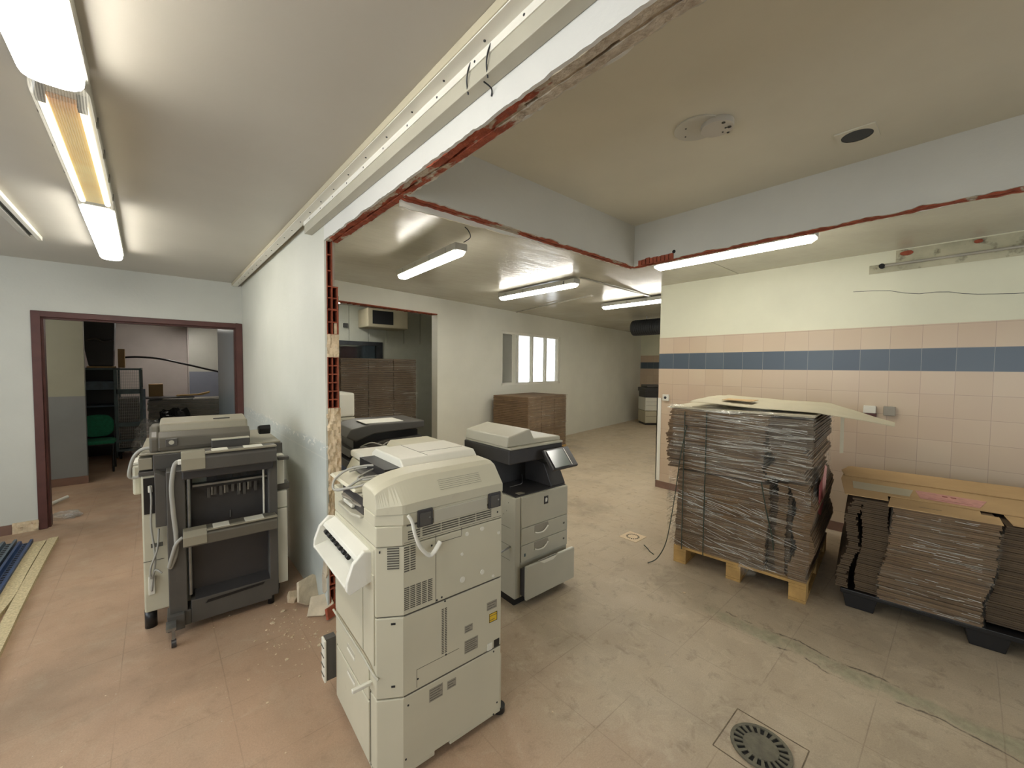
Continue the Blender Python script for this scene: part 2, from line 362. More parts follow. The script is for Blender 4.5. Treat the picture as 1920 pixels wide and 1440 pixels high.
def tag(o, label, cat, group=None, kind=None):
    o['label'] = label; o['category'] = cat
    if group: o['group'] = group
    if kind: o['kind'] = kind
    return o
def struct(name, mb, m, label=None, **k):
    o = mb.build(name, m, **k); o['kind'] = 'structure'
    if label: o['label'] = label
    return o
def nz(x, y=0, z=0): return noise.noise(Vector((x, y, z)))

# ================================================================== THE SETTING
CL, CS, CF = 2.58, 2.68, 2.70           # ceiling heights: left room, small bay, far room
BZ = 2.377                              # underside of the wall remnants
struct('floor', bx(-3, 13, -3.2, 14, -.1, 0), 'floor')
struct('ceiling', bx(-3, .80, -3.2, 5.87, CL, 2.9), 'ceil_left')
struct('ceiling', bx(.87, 2.75, -3.2, 1.715, CS, 2.9), 'ceil_small')
mb = MB(); mb.box(.87, 13, 1.79, 5.38, CF, 2.9); mb.box(2.82, 5.25, -3.2, 1.78, CF, 2.9); mb.box(1.2, 13, 5.38, 7.6, CF, 2.9)
struct('ceiling', mb, 'ceil_far')
struct('ceiling', bx(-3, 1.2, 5.99, 13, 2.52, 2.9), 'ceil_left')

def jag_skin(axis, c0, c1, a, b, ztop, zb, step, amp, seed, drop=0):
    """plaster skin with a broken lower edge; axis = run direction, c0..c1 = thickness range"""
    mb = MB(); n = max(2, int(abs(b-a)/step)); prev = None
    for i in range(n+1):
        t = a+(b-a)*i/n
        z = zb+nz(t*9, seed)*amp+nz(t*31, seed+5)*amp*.7
        if callable(drop): z -= drop(t)
        q = (t, z)
        if prev:
            (t0, z0), (t1, z1) = prev, q
            def P(t_, c, z_): return (c, t_, z_) if axis == 'y' else (t_, c, z_)
            mb.face([P(t0, c0, z0), P(t1, c0, z1), P(t1, c0, ztop), P(t0, c0, ztop)])
            mb.face([P(t0, c1, z0), P(t0, c1, ztop), P(t1, c1, ztop), P(t1, c1, z1)])
            mb.face([P(t0, c0, z0), P(t0, c1, z0), P(t1, c1, z1), P(t1, c0, z1)])
        prev = q
    return mb
def core(axis, c0, c1, a, b, ztop, zb, seed, step=.02, slot=True):
    """brick core of a beam: two rows with a dark open slot between them and a rough underside"""
    mb = MB(); n = int(abs(b-a)/step); m = (c0+c1)/2; w = .006
    def P(t_, c, z_): return (c, t_, z_) if axis == 'y' else (t_, c, z_)
    for lo, hi, sd in ((c0, m-w, seed), (m+w, c1, seed+9)):
        for i in range(n):
            t0, t1 = a+(b-a)*i/n, a+(b-a)*(i+1)/n
            za, zc = [zb+max(-.6, nz(t*4, sd))*.010+nz(t*26, sd+3)*.006 for t in (t0, t1)]
            mb.face([P(t0, lo, za), P(t0, hi, za), P(t1, hi, zc), P(t1, lo, zc)])
            mb.face([P(t0, hi, za), P(t0, hi, ztop), P(t1, hi, ztop), P(t1, hi, zc)])
            mb.face([P(t0, lo, za), P(t1, lo, zc), P(t1, lo, ztop), P(t0, lo, ztop)])
    # solid stretches filling the slot here and there
    t = a; rnd = random.Random(seed)
    while t < b:
        L = rnd.uniform(.10, .34); z = zb+.004
        if axis == 'y': mb.box(m-w*1.1, m+w*1.1, t, min(b, t+L), z, ztop)
        else: mb.box(t, min(b, t+L), m-w*1.1, m+w*1.1, z, ztop)
        t += L+rnd.uniform(.05, .14)
    return mb

# --- partition between the left room and the bay (its lower part demolished from Y=2.68 to the back)
JY = 2.68
mb = MB(); mb.prism([(.80, JY), (.80, 5.87), (.89, 5.87), (.89, JY+.09), (.812, JY+.09), (.812, JY)], 'z', 0, CL+.3)
wp = struct('wall_partition', mb, 'wall_left')
sk = jag_skin('y', .80, .812, -3.2, JY, 2.9, BZ+.004, .012, .008, 1)
o = sk.build('plaster_face', 'beam', wp)
jag_skin('y', .882, .892, -3.2, JY, 2.9, BZ+.008, .012, .010, 2).build('plaster_face', 'beam_small', wp)
core('y', .812, .882, -3.2, JY, 2.9, BZ+.004, 3).build('broken_brick_underside', 'brick_y', wp)
bx(.812, .882, -3.2, JY, 2.60, 2.9).build('void_filling', 'dark', wp)
# jamb: open ends of the hollow bricks
mb = MB(); dk = MB(); rnd = random.Random(4)
def cells(z0, z1, n, cols, m=0):
    ch = (z1-z0)/n; t = .007
    mb.box(.812, .812+t, JY, JY+.1, z0, z1, m)
    for k in range(cols):
        x = .812+.034*(k+1)
        mb.box(x-t/2, x+t/2, JY+rnd.uniform(0, .008), JY+.1, z0, z1, m)
    for i in range(n+1):
        z = z0+i*ch; mb.box(.812, .812+.034*cols+t/2, JY+rnd.uniform(0, .012), JY+.1, z-t/2, z+t/2, m)
    dk.box(.813, .812+.034*cols, JY+.075, JY+.1, z0, z1)
cells(2.10, BZ+.02, 3, 1); cells(1.96, 2.10, 2, 2); cells(1.80, 1.955, 2, 2); cells(1.33, 1.655, 6, 2)
cells(.18, .52, 6, 2); cells(0, .15, 2, 2)
jb = mb.build('hollow_brick_edge', 'brick', wp)
mb2 = MB()
def rough_lump(mb, x0, x1, y0, y1, z0, z1, seed, n=7, amp=.012, m=0):
    def Q(u, v): 
        x = x0+(x1-x0)*u; z = z0+(z1-z0)*v
        return (x+nz(z*30, seed, u*3)*amp*.4, y0+nz(x*50, z*22, seed)*amp, z)
    nzs = max(2, int((z1-z0)/.02))
    for j in range(nzs):
        for i in range(n):
            a, b, c, d = Q(i/n, j/nzs), Q((i+1)/n, j/nzs), Q((i+1)/n, (j+1)/nzs), Q(i/n, (j+1)/nzs)
            mb.face([a, b, c, d], m, True)
    mb.face([Q(0, 0), Q(0, 1), (x0, y1, z1), (x0, y1, z0)], m); mb.face([Q(1, 0), (x1, y1, z0), (x1, y1, z1), Q(1, 1)], m)
    mb.face([Q(0, 1), Q(1, 1), (x1, y1, z1), (x0, y1, z1)], m); mb.face([Q(0, 0), (x0, y1, z0), (x1, y1, z0), Q(1, 0)], m)
rough_lump(mb2, .808, .888, JY-.004, JY+.1, .56, 1.33, 3, n=10, amp=.024)
rough_lump(mb2, .808, .884, JY, JY+.1, 1.655, 1.80, 5, amp=.014)
rough_lump(mb2, .86, .888, JY+.012, JY+.1, 1.80, 1.88, 6, amp=.01)
mb2.build('mortar_edge', 'mortar', wp)
dk.build('brick_cavities', 'dark', wp)
# far-side skin of the partition, seen as a thin light edge, and broken plaster around the foot of the jamb
mb = jag_skin('y', .884, .892, JY+.02, 5.5, 2.05, 0, .1, 0, 8); mb.build('plaster_face', 'white_wall', wp)
mb = MB()
for k, (x, y, z, r) in enumerate([(.80, 2.70, .30, .05), (.805, 2.74, .2, .06), (.80, 2.69, .40, .035)]):
    pts = []; n = 7
    for i in range(n):
        a = 2*math.pi*i/n; q = r*(1+.4*nz(i*3.1, k)); pts.append((y+q*math.cos(a)*.8, z+q*1.7*math.sin(a)))
    mb.prism(pts, 'x', x-.008, x+.004)
mb.build('loose_plaster', 'plaster', wp, bevel=.002)

# --- remnants of the bay's other two walls under the ceiling
def drop(t): return max(0, .035*(1-(t-.87)/1.3))
mb = MB(); wb = struct('wall_bay_back', jag_skin('x', 1.715, 1.727, .87, 2.76, 2.9, BZ+.006, .012, .009, 11), 'beam_small')
core('x', 1.727, 1.78, .87, 2.80, 2.9, BZ+.002, 12).build('broken_brick_underside', 'brick_x', wb)
jag_skin('x', 1.78, 1.792, .87, 2.80, 2.9, BZ+.004, .012, .006, 13, drop).build('plaster_face', 'white_wall', wb)
wb2 = struct('wall_bay_right', jag_skin('y', 2.75, 2.762, -3.2, 1.72, 2.9, BZ+.006, .012, .009, 14), 'beam_small')
core('y', 2.762, 2.815, -3.2, 1.76, 2.9, BZ+.002, 15).build('broken_brick_underside', 'brick_x', wb2)
jag_skin('y', 2.815, 2.827, -3.2, 1.78, 2.9, BZ+.004, .012, .006, 16).build('plaster_face', 'white_wall', wb2)
mb = MB()   # torn corner
for k in range(9):
    y = 1.66-k*.03; mb.box(2.742+.004*nz(k, 3), 2.75, y-.018, y+.016, BZ-.004, BZ+.035+.018*abs(nz(k*2.3, 7)))
mb.build('torn_brick_corner', 'brick', wb2)
o = MB().cyl((2.747, 1.40, 2.425), (2.752, 1.40, 2.425), .012, 12).build('hole', 'dark', wb2)

# --- door wall of the left room
DY = 5.87
mb = MB(); mb.box(-3, -.87, DY, DY+.12, 0, CL+.3); mb.box(-.87, .80, DY, DY+.12, 2.10, CL+.3)
wd = struct('wall_door', mb, 'wall_door')
mb = MB(); mb.box(-3, -1.03, DY-.012, DY, 0, .09); struct('baseboard_left', mb, 'skirt')
mb = MB(); rough_lump(mb, -1.035, -.872, DY-.02, DY+.01, 0, .10, 21, n=10, amp=.02); mb.build('broken_mortar', 'mortar', wd)
mb = MB()
mb.box(-.875, -.815, DY-.015, DY+.135, 0, 2.10); mb.box(-.815, .735, DY-.015, DY+.135, 2.045, 2.10); mb.box(.735, .798, DY-.015, DY+.135, 0, 2.10)
d1 = struct('door_1', mb, 'maroon', bevel=.004); d1['label'] = 'maroon painted steel door frame of a wide doorless opening'
mb = MB(); mb.box(-.815, -.80, DY+.03, DY+.12, 0, 2.045); mb.box(.722, .735, DY+.03, DY+.12, 0, 2.045); mb.box(-.80, .722, DY+.03, DY+.12, 2.03, 2.045)
mb.build('frame_rebate', 'maroon', d1)

# --- right-hand tiled wall
mb = MB(); mb.box(5.068, 5.25, -3.2, 2.745, 0, 2.9)
wr = struct('wall_right', mb, 'wall_right')
bx(5.060, 5.07, -3.2, 2.745, .09, 2.01).build('wall_tiling', 'tiles', wr)
struct('baseboard_right', bx(5.052, 5.07, -3.2, 2.745, 0, .09), 'skirt')
struct('baseboard_end', bx(5.052, 5.25, 2.745, 2.757, 0, .09), 'skirt')
struct('trim_1', MB().box(5.05, 5.062, 2.70, 2.757, .10, 1.21).box(5.05, 5.11, 2.745, 2.757, .10, 1.21), 'white')
# chase: strip of unpainted wall with an old pipe, patches
mb = MB()
for i in range(60):
    y0, y1 = .65-i*.06, .65-(i+1)*.06
    za, zb_ = 2.505+.004*nz(i, 4), 2.505+.004*nz(i+1, 4)
    mb.face([(5.064, y0, za), (5.064, y1, zb_), (5.064, y1, 2.69 if y1 < .42 else 2.585), (5.064, y0, 2.69 if y1 < .42 else 2.585)])
M['bare'] = mat('scuffed_bare_plaster', (192, 188, 160), .8, var=.2, scale=4, world=True, stain=(104, 98, 82), st=(.54, .70))
mb.build('bare_plaster_strip', 'bare', wr)
mb = MB().cyl((5.045, .56, 2.565), (5.045, -3.1, 2.60), .012, 10); mb.build('old_pipe', 'pipe', wr)
mb = MB()
for (y, z, r, s) in [(.56, 2.565, .022, 1)]: mb.cyl((5.03, y, z), (5.068, y, z), r, 10)
mb.build('pipe_hole', 'dark', wr)
mb = MB()
for (y, z, a, b, sd) in [(.40, 2.655, .045, .022, 1), (-.02, 2.665, .025, .016, 4), (-.9, 2.65, .03, .02, 6)]:
    n = 11; mb.prism([(y+a*(1+.35*nz(i*2.2, sd))*math.cos(2*math.pi*i/n), z+b*(1+.35*nz(i*2.7, sd+1))*math.sin(2*math.pi*i/n)) for i in range(n)], 'x', 5.050, 5.068)
mb.build('broken_brick_patch', 'brick', wr, bevel=.003)
pts = [(.76, 2.36), (.62, 2.35), (.5, 2.335), (.40, 2.30), (.31, 2.282), (.2, 2.283), (.13, 2.275), (.05, 2.25), (-.03, 2.235), (-.12, 2.225), (-.22, 2.215), (-.36, 2.21), (-.6, 2.19)]
MB().tube([(5.067, y, z) for y, z in pts], .0022, 5).build('crack', 'dkmetal', wr)

# --- back wall of the far room (slightly skewed), window, far end
def bw(x): return 5.4+(x-1.70)*.1538
ang = math.atan(.1538)
def wallseg(mb, xa, xb, z0, z1, d0=0, d1=.14, m=0):
    dx, dy = -math.sin(ang), math.cos(ang)
    P = [(xa+dx*d, bw(xa)+dy*d) for d in (d0, d1)]; Q = [(xb+dx*d, bw(xb)+dy*d) for d in (d0, d1)]
    vs = [(p[0], p[1], z) for z in (z0, z1) for p in (P[0], Q[0], Q[1], P[1])]
    mb.raw(vs, [(3, 2, 1, 0), (4, 5, 6, 7), (0, 1, 5, 4), (1, 2, 6, 5), (2, 3, 7, 6), (3, 0, 4, 7)], m); return mb
WX0, WX1, WZ0, WZ1 = 4.95, 6.95, 1.25, 2.3
mb = MB(); wallseg(mb, .87, 1.25, 0, 2.9); wallseg(mb, 1.25, 3.4, 2.445, 2.9); wallseg(mb, 3.4, WX0, 0, 2.9)
wallseg(mb, WX0, WX1, 0, WZ0); wallseg(mb, WX0, WX1, WZ1, 2.9); wallseg(mb, WX1, 13, 0, 2.9)
wk = struct('wall_back', mb, 'white_wall')
mb = MB(); n = 80
for i in range(n):
    xa, xb = 1.25+2.15*i/n, 1.25+2.15*(i+1)/n; wallseg(mb, xa, xb, 2.432+.012*nz(i*.7, 2), 2.447, -.002, .10)
mb.build('broken_brick_underside', 'brick', wk)
w1 = struct('window_1', (lambda m: [wallseg(m, WX0, WX1, WZ0, WZ0+.05, .02, .09), wallseg(m, WX0, WX1, WZ1-.05, WZ1, .02, .09)] + [wallseg(m, WX0+(WX1-WX0-.05)*k/4, WX0+(WX1-WX0-.05)*k/4+.05, WZ0, WZ1, .02, .09) for k in range(5)] and m)(MB()), 'white')
wallseg(MB(), WX0, WX1, WZ0, WZ1, .05, .056).build('pane', 'glass', w1)
mb = MB(); mb.box(11.6, 11.75, 1.9, 7.6, 0, 2.9); we = struct('wall_end', mb, 'wall_right')
bx(11.592, 11.602, 1.9, 7.6, 0, 2.01).build('wall_tiling', 'tiles', we)
struct('wall_passage', bx(5.25, 11.75, 2.0, 2.12, 0, 2.9), 'white_wall')
# room behind the back wall opening
mb = MB(); 
for k in range(13):
    x = .86+k*.36; mb.box(x, x+.352, 7.5, 7.53, 2.06, 2.9)
mb.box(.86, 5.4, 7.53, 7.6, 2.06, 2.9); mb.box(.86, 2.30, 7.5, 7.6, 0, 2.06); mb.box(3.28, 5.4, 7.5, 7.6, 0, 2.06); mb.box(2.30, 3.28, 7.5, 7.6, 0, 1.0)
wq = struct('wall_inner', mb, 'panelw')
w2 = struct('window_2', MB().box(2.30, 3.28, 7.47, 7.56, 1.99, 2.06).box(2.30, 2.36, 7.47, 7.56, 1.0, 2.0).box(3.16, 3.28, 7.47, 7.56, 1.0, 2.0), 'dkmetal')
bx(2.36, 3.16, 7.54, 7.548, 1.0, 1.99).build('pane', 'glass', w2)
struct('wall_inner_side', bx(5.3, 5.4, 6.0, 7.6, 0, 2.9), 'white_wall')
# --- room behind the left doorway
struct('wall_stub', bx(-2.6, -.715, 7.79, 7.91, 0, 2.9), 'dado')
struct('baseboard_stub', bx(-2.6, -.705, 7.765, 7.79, 0, .10), 'skirt')
struct('wall_store_right', bx(.775, .85, 5.99, 8.23, 0, 2.9), 'strip')
struct('wall_store_far', MB().box(-3, .60, 12.2, 12.3, 0, 2.9).box(.56, .60, 11.95, 12.2, 0, 2.9), 'pinkwall')
struct('wall_store_corner', bx(.58, 2.4, 11.9, 12.0, 0, 2.9), 'dado2')
struct('wall_store_left', bx(-3, -2.9, 5.99, 12.3, 0, 2.9), 'white_wall')
struct('wall_store_side', bx(2.3, 2.4, 7.65, 12.0, 0, 2.9), 'white_wall')
struct('wall_store_near', bx(.85, 2.4, 7.65, 7.75, 0, 2.9), 'white_wall')
struct('ceiling', bx(.85, 2.5, 7.6, 12.3, 2.75, 2.9), 'ceil_left')
# --- walls behind the camera, with unseen windows added for daylight
ADDED_LW = [(-2.4, .6), (1.4, 4.4)]  # unseen left windows, added to bring in side light
struct('wall_left', MB().box(-3, -2.9, -3.2, 5.87, 0, .7).box(-3, -2.9, -3.2, 5.87, 2.3, 2.9).box(-3, -2.9, -3.2, -2.4, .7, 2.3).box(-3, -2.9, .6, 1.4, .7, 2.3).box(-3, -2.9, 4.4, 5.87, .7, 2.3), 'wall_door')
for i, (a, b) in enumerate(ADDED_LW):
    mb = MB().box(-2.98, -2.92, a, b, .7, .75).box(-2.98, -2.92, a, b, 2.25, 2.3)
    for k in range(5): y = a+(b-a-.05)*k/4; mb.box(-2.98, -2.92, y, y+.05, .75, 2.25)
    struct('window_%d' % (i+4), mb, 'white')
ADDED_RW = [(3.0, 5.0)]  # unseen rear window, added for soft daylight from behind
mb = MB().box(-3, 5.25, -3.3, -3.2, 0, .5).box(-3, 5.25, -3.3, -3.2, 2.3, 2.9)
xs = [-3]+[v for w in ADDED_RW for v in w]+[5.25]
for a, b in zip(xs[0::2], xs[1::2]): mb.box(a, b, -3.3, -3.2, .5, 2.3)
struct('wall_rear', mb, 'wall_door')
for i, (a, b) in enumerate(ADDED_RW):
    mb = MB().box(a, b, -3.28, -3.22, .5, .55).box(a, b, -3.28, -3.22, 2.25, 2.3)
    for k in range(4): x = a+(b-a-.05)*k/3; mb.box(x, x+.05, -3.28, -3.22, .55, 2.25)
    struct('window_%d' % (i+3), mb, 'white')
struct('ceiling', bx(-3, 13, -3.3, 14, 2.9, 2.95), 'ceil_small')

# --- trunking along the top of the partition
t = thing('cable_trunking', 'double run of old cream metal cable trunking along the ceiling above the grey partition', 'cable trunking', (0, 0, 0))
mb = MB().box(.70, .765, -3.1, DY, 2.548, 2.579); mb.build('ceiling_duct', 'kraft', t, bevel=.002)
mb = MB(); y = -3.0
MB().box(.7035, .7615, -3.1, DY-.002, 2.544, 2.548).build('duct_lid', 'white', t)
MB().box(.752, .799, -3.1, 2.93, 2.468, 2.546).build('wall_duct', 'greige', t, bevel=.002)
MB().box(.748, .752, -3.1, 2.93, 2.518, 2.544).build('duct_lid', 'white', t)
mb = MB()
for k in range(40):
    y = -3+k*.22
    if y < 5.8: mb.cyl((.732, y, 2.5415), (.732, y, 2.5445), .004, 6)
    if y < 2.9: mb.cyl((.7465, y+.07, 2.531), (.7485, y+.07, 2.531), .004, 6)
mb.each('screw', 'dkmetal', t)
mb = MB()
for y in (.95, 1.05): mb.curve([(.752, y, 2.548), (.745, y+.01, 2.52), (.747, y+.02, 2.49), (.76, y+.03, 2.462)], .0025, 5)
mb.curve([(.76, 1.0, 2.462), (.79, 1.0, 2.455), (.798, 1.01, 2.44)], .0025, 5); mb.build('tie_wire', 'dkmetal', t)

# ================================================================== LAMPS
def batten(name, label, x, y0, y1, zc, lit='lit', w=.125, h=.095, group=None, rz=0, cat='ceiling light', end=True, gap=0):
    """sealed fluorescent batten running along Y; zc = height of ceiling it hangs from"""
    cx, cy = x, (y0+y1)/2; L = abs(y1-y0)/2
    t = thing(name, label, cat, (cx, cy, zc-gap), rz, group)
    def prof(w, z0, z1, k): return [(-w/2, z1), (-w/2, z0+k), (-w/2+k, z0), (w/2-k, z0), (w/2, z0+k), (w/2, z1)]
    body = MB().prism([(-w/2-.006, 0), (-w/2-.006, -.056), (w/2+.006, -.056), (w/2+.006, 0)], 'y', -L, L); body.build('housing', 'batten', t, bevel=.006)
    if lit:
        d = MB(); n = 9
        pts = [(-w/2*.97*math.cos(math.pi*i/n)**1 if 0 else -w/2*.97*math.copysign(abs(math.cos(math.pi*i/n))**.6, math.cos(math.pi*i/n)), -.056-(h-.050)*abs(math.sin(math.pi*i/n))**.6) for i in range(n+1)]
        d.prism(pts, 'y', -L+.035, L-.035, 0, True)
        dd = d.build('diffuser', lit, t)
        e = MB()
        for s in (-1, 1):
            a, b = s*(L-.035), s*(L-.004)
            vs = [(p[0], a, p[1]) for p in pts]+[(p[0]*.82, b, -.056+(p[1]+.056)*.55) for p in pts]; k = len(pts)
            e.raw(vs, [(i, i+1, k+i+1, k+i) for i in range(k-1)]+[tuple(range(k, 2*k))], 0, True)
        e.each('end_cap', 'diff_end', t)
        c = MB()
        for i in range(4):
            y = -L+.16+(2*L-.32)*i/3
            for s in (-1, 1): c.box(s*w/2*.96, s*(w/2+.006), y-.009, y+.009, -.052, -.012)
        c.each('clip', 'steel', t)
    return t
M['diff_end'] = emit('frosted_diffuser_end', (236, 244, 232), 1.1)
batten('fluorescent_light', 'nearest sealed fluorescent ceiling light, brightly lit, cut by the top left corner', -.225, .62, 1.97, CL, group='left room lamp row', w=.15, h=.105)
t = thing('fluorescent_light', 'dim yellowed fluorescent light with a clear ribbed cover, middle of the row', 'ceiling light', (-.232, 2.70, CL), R(.6), 'left room lamp row')
w = .15; L = .69
MB().prism([(-w/2, 0), (-w/2, -.03), (-w/2+.008, -.04), (w/2-.008, -.04), (w/2, -.03), (w/2, 0)], 'y', -L, L).build('housing', 'batten', t, bevel=.006)
MB().prism([(-.060, -.041), (-.036, -.058), (.036, -.058), (.060, -.041)], 'y', -L+.13, L-.04).build('reflector', 'yrefl', t)
m_ = MB()
for s in (-1, 1): m_.cyl((s*.05, -L+.12, -.06), (s*.05, L-.06, -.06), .013, 10)
m_.each('tube', 'lity', t)
n = 14; pts = [(-w/2*.96*math.copysign(abs(math.cos(math.pi*i/n))**.5, math.cos(math.pi*i/n)), -.04-.062*abs(math.sin(math.pi*i/n))**.6) for i in range(n+1)]
d = MB(); rp = []
for i, p in enumerate(pts): rp.append(p)
vs = [(p[0], -L+.07, p[1]) for p in rp]+[(p[0], L-.02, p[1]) for p in rp]; k = len(rp)
d.raw(vs, [(i, i+1, k+i+1, k+i) for i in range(k-1)], 0, True)
vs = [(p[0]*.8, -L+.02, -.04+(p[1]+.04)*.4) for p in rp]+[(p[0], -L+.07, p[1]) for p in rp]; d.raw(vs, [(i, i+1, k+i+1, k+i) for i in range(k-1)], 0, True)
d.build('diffuser', 'diff_clear', t)
MB().cyl((0, -L+.03, -.041), (0, -L+.03, -.036), .012, 12).build('cable_gland', 'dkmetal', t)
m_ = MB()
for s in (-1, 1): m_.box(s*.05-.012, s*.05+.012, -L+.085, -L+.125, -.085, -.04)
m_.each('tube_holder', 'dkmetal', t)
m_ = MB()
for i in range(4):
    y = -L+.3+i*.32
    for s in (-1, 1): m_.box(s*w/2*.96, s*(w/2+.005), y-.009, y+.009, -.05, -.012)
m_.each('clip', 'steel', t)
batten('fluorescent_light', 'brightly lit fluorescent light at the far end of the left row near the doorway wall', -.252, 3.42, 4.86, CL, group='left room lamp row', w=.145, h=.10, rz=R(.8))
batten('fluorescent_light', 'short lit fluorescent light hanging crooked just behind the broken beam corner', 1.85, 2.66, 3.84, CF, group='far room lamps', lit='litf', w=.10, h=.085, rz=R(-3.5), gap=.13)
batten('fluorescent_light', 'lit fluorescent light under the bare conduit in the middle of the far ceiling', 3.84, 3.17, 4.60, CF, group='far room lamps', lit='litf', w=.11, h=.09, gap=.02)
batten('fluorescent_light', 'long lit fluorescent light right below the broken brick edge by the tiled wall', 3.80, .80, 2.12, CF, group='far room lamps', lit='litf', w=.12, h=.09, gap=.02)
batten('fluorescent_light', 'lit fluorescent light in the far room partly hidden by the end of the tiled wall', 5.66, 2.78, 4.1, CF, group='far room lamps', lit='litf', w=.11, h=.09, gap=.02)
batten('fluorescent_light', 'small bright lamp seen through the doorway on the store room ceiling', .47, 10.3, 11.5, 2.52, group=None, w=.12, h=.09)
batten('fluorescent_light', 'added unseen fluorescent light on the ceiling of the room behind the back wall opening', 2.2, 6.0, 7.1, CF, w=.12, h=.09)  # unseen lamp, added to brighten the room behind the opening
batten('fluorescent_light', 'added unseen fluorescent light deep in the far room beyond the dark duct', 8.9, 3.2, 4.6, CF, group='far room lamps', lit='litf', w=.12, h=.09)  # hidden lamp, added to lighten the far end
batten('fluorescent_light', 'added unseen fluorescent light on the store room ceiling in front of the grey wall stub', -1.9, 6.2, 7.4, 2.52, w=.12, h=.09)  # hidden lamp, added to light the wall stub
t = thing('unlit_light', 'unlit open fluorescent batten with a dark slot on the left ceiling edge', 'ceiling light', (-.68, 4.1, CL))
MB().box(-.05, -.012, -.7, .66, -.028, 0).build('reflector', 'batten', t, bevel=.003)
MB().box(.016, .042, -.7, .70, -.03, 0).build('housing', 'white', t, bevel=.003)
MB().box(-.012, .016, -.7, .62, -.012, 0).build('slot', 'dkmetal', t)
# wire holding the crooked lamp, conduits
MB().curve([(1.905, 2.72, 2.60), (1.93, 2.66, 2.63), (1.90, 2.64, 2.67), (1.88, 2.66, 2.70)], .004, 6).build('hanging_wire', 'dkmetal', bpy.data.objects['fluorescent_light.003'] if 'fluorescent_light.003' in bpy.data.objects else None)
o = bpy.data.objects.get('hanging_wire')
if o.parent: o.matrix_parent_inverse = Matrix.Translation(o.parent.location).inverted() if True else o.matrix_parent_inverse
mb = MB().cyl((3.85, 3.13, 2.688), (5.58, 3.2, 2.688), .011, 8)
tag(mb.build('conduit', 'pipe'), 'thin grey steel conduit on the far ceiling between two lit lamps', 'conduit')
mb = MB().cyl((5.28, 5.85, 2.675), (4.85, 3.72, 2.675), .012, 8).cyl((4.85, 3.72, 2.675), (4.85, 3.72, 2.655), .02, 8)
tag(mb.build('conduit', 'pipe'), 'short thicker pipe on the far ceiling ending in an open socket', 'pipe')
t = thing('air_duct', 'dark grey spiral air duct hanging under the far ceiling', 'air duct', (7.75, 3.4, 2.47))
mb = MB(); pts = []
for i in range(46):
    mb.cyl((0, -.9+i*.05, 0), (0, -.9+(i+1)*.05, 0), .165, 24, cap=i in (0, 45)); mb.cyl((0, -.9+i*.05, 0), (0, -.896+i*.05, 0), .170, 24)
mb.build('duct_pipe', 'duct', t)
mb = MB()
for y in (-.5, .3, 1.1): mb.box(-.004, .004, y, y+.02, .16, .229)
mb.each('hanger', 'steel', t)

# ceiling rose plates and vent hole of the bay
t = thing('ceiling_plate', 'round off-white cover plate with a smaller overlapping disc on the bay ceiling', 'cover plate', (1.84, .82, CS))
MB().cyl((0, .02, -.006), (0, .02, 0), .098, 40).build('large_disc', 'beam_small', t, bevel=.001)
MB().cyl((.03, -.052, -.026), (.03, -.052, 0), .066, 36).build('small_disc', 'ceil_left', t, bevel=.002)
mb = MB()
for (x, y, r) in [(-.04, .055, .004), (.02, .085, .004), (.0, -.09, .008), (.05, -.095, .009), (.045, -.082, .005), (.09, -.075, .006), (.07, -.06, .004)]: mb.cyl((x, y, -.0275 if y < 0 else -.0075), (x, y, -.02 if y < 0 else -.004), r, 8)
mb.build('screw_holes', 'dkmetal', t)
t = thing('vent_opening', 'square metal collar around a dark round vent hole in the bay ceiling', 'vent', (2.43, .375, CS))
mb = MB(); n = 32
P = lambda i, r, z: (r*math.cos(2*math.pi*i/n), r*math.sin(2*math.pi*i/n), z)
def sq(i, s, z):
    a = 2*math.pi*i/n; k = s/max(abs(math.cos(a)), abs(math.sin(a))); return (k*math.cos(a), k*math.sin(a), z)
for i in range(n):
    mb.face([P(i, .058, -.006), P(i+1, .058, -.006), sq(i+1, .072, -.006), sq(i, .072, -.006)]); mb.face([sq(i, .072, -.006), sq(i+1, .072, -.006), sq(i+1, .072, 0), sq(i, .072, 0)])
mb.build('collar', 'ceil_small', t)
MB().cyl((0, 0, -.0045), (0, 0, -.001), .057, 32).build('hole', 'black', t)

# ================================================================== COPIERS
def grille(mb, x0, x1, z0, z1, n, y=0, cols=1, th=.55):
    """rows of slots on a face looking along -Y"""
    ch = (z1-z0)/n; cw = (x1-x0)/cols
    for c in range(cols):
        for i in range(n): mb.box(x0+c*cw, x0+(c+1)*cw-(.004 if cols > 1 else 0), y-.0006, y+.002, z0+i*ch, z0+i*ch+ch*th)
    return mb
# ---- copier A: tall beige machine seen from behind
A = thing('photocopier', 'tall beige photocopier seen from its back, nearest machine, with cables curled on its lid', 'photocopier', (.595, 1.38, 0), R(-2))
W_, D_ = .555, .56
foot = lambda c1, c2: [(0, c1), (c2, 0), (W_, 0), (W_, D_), (0, D_)]
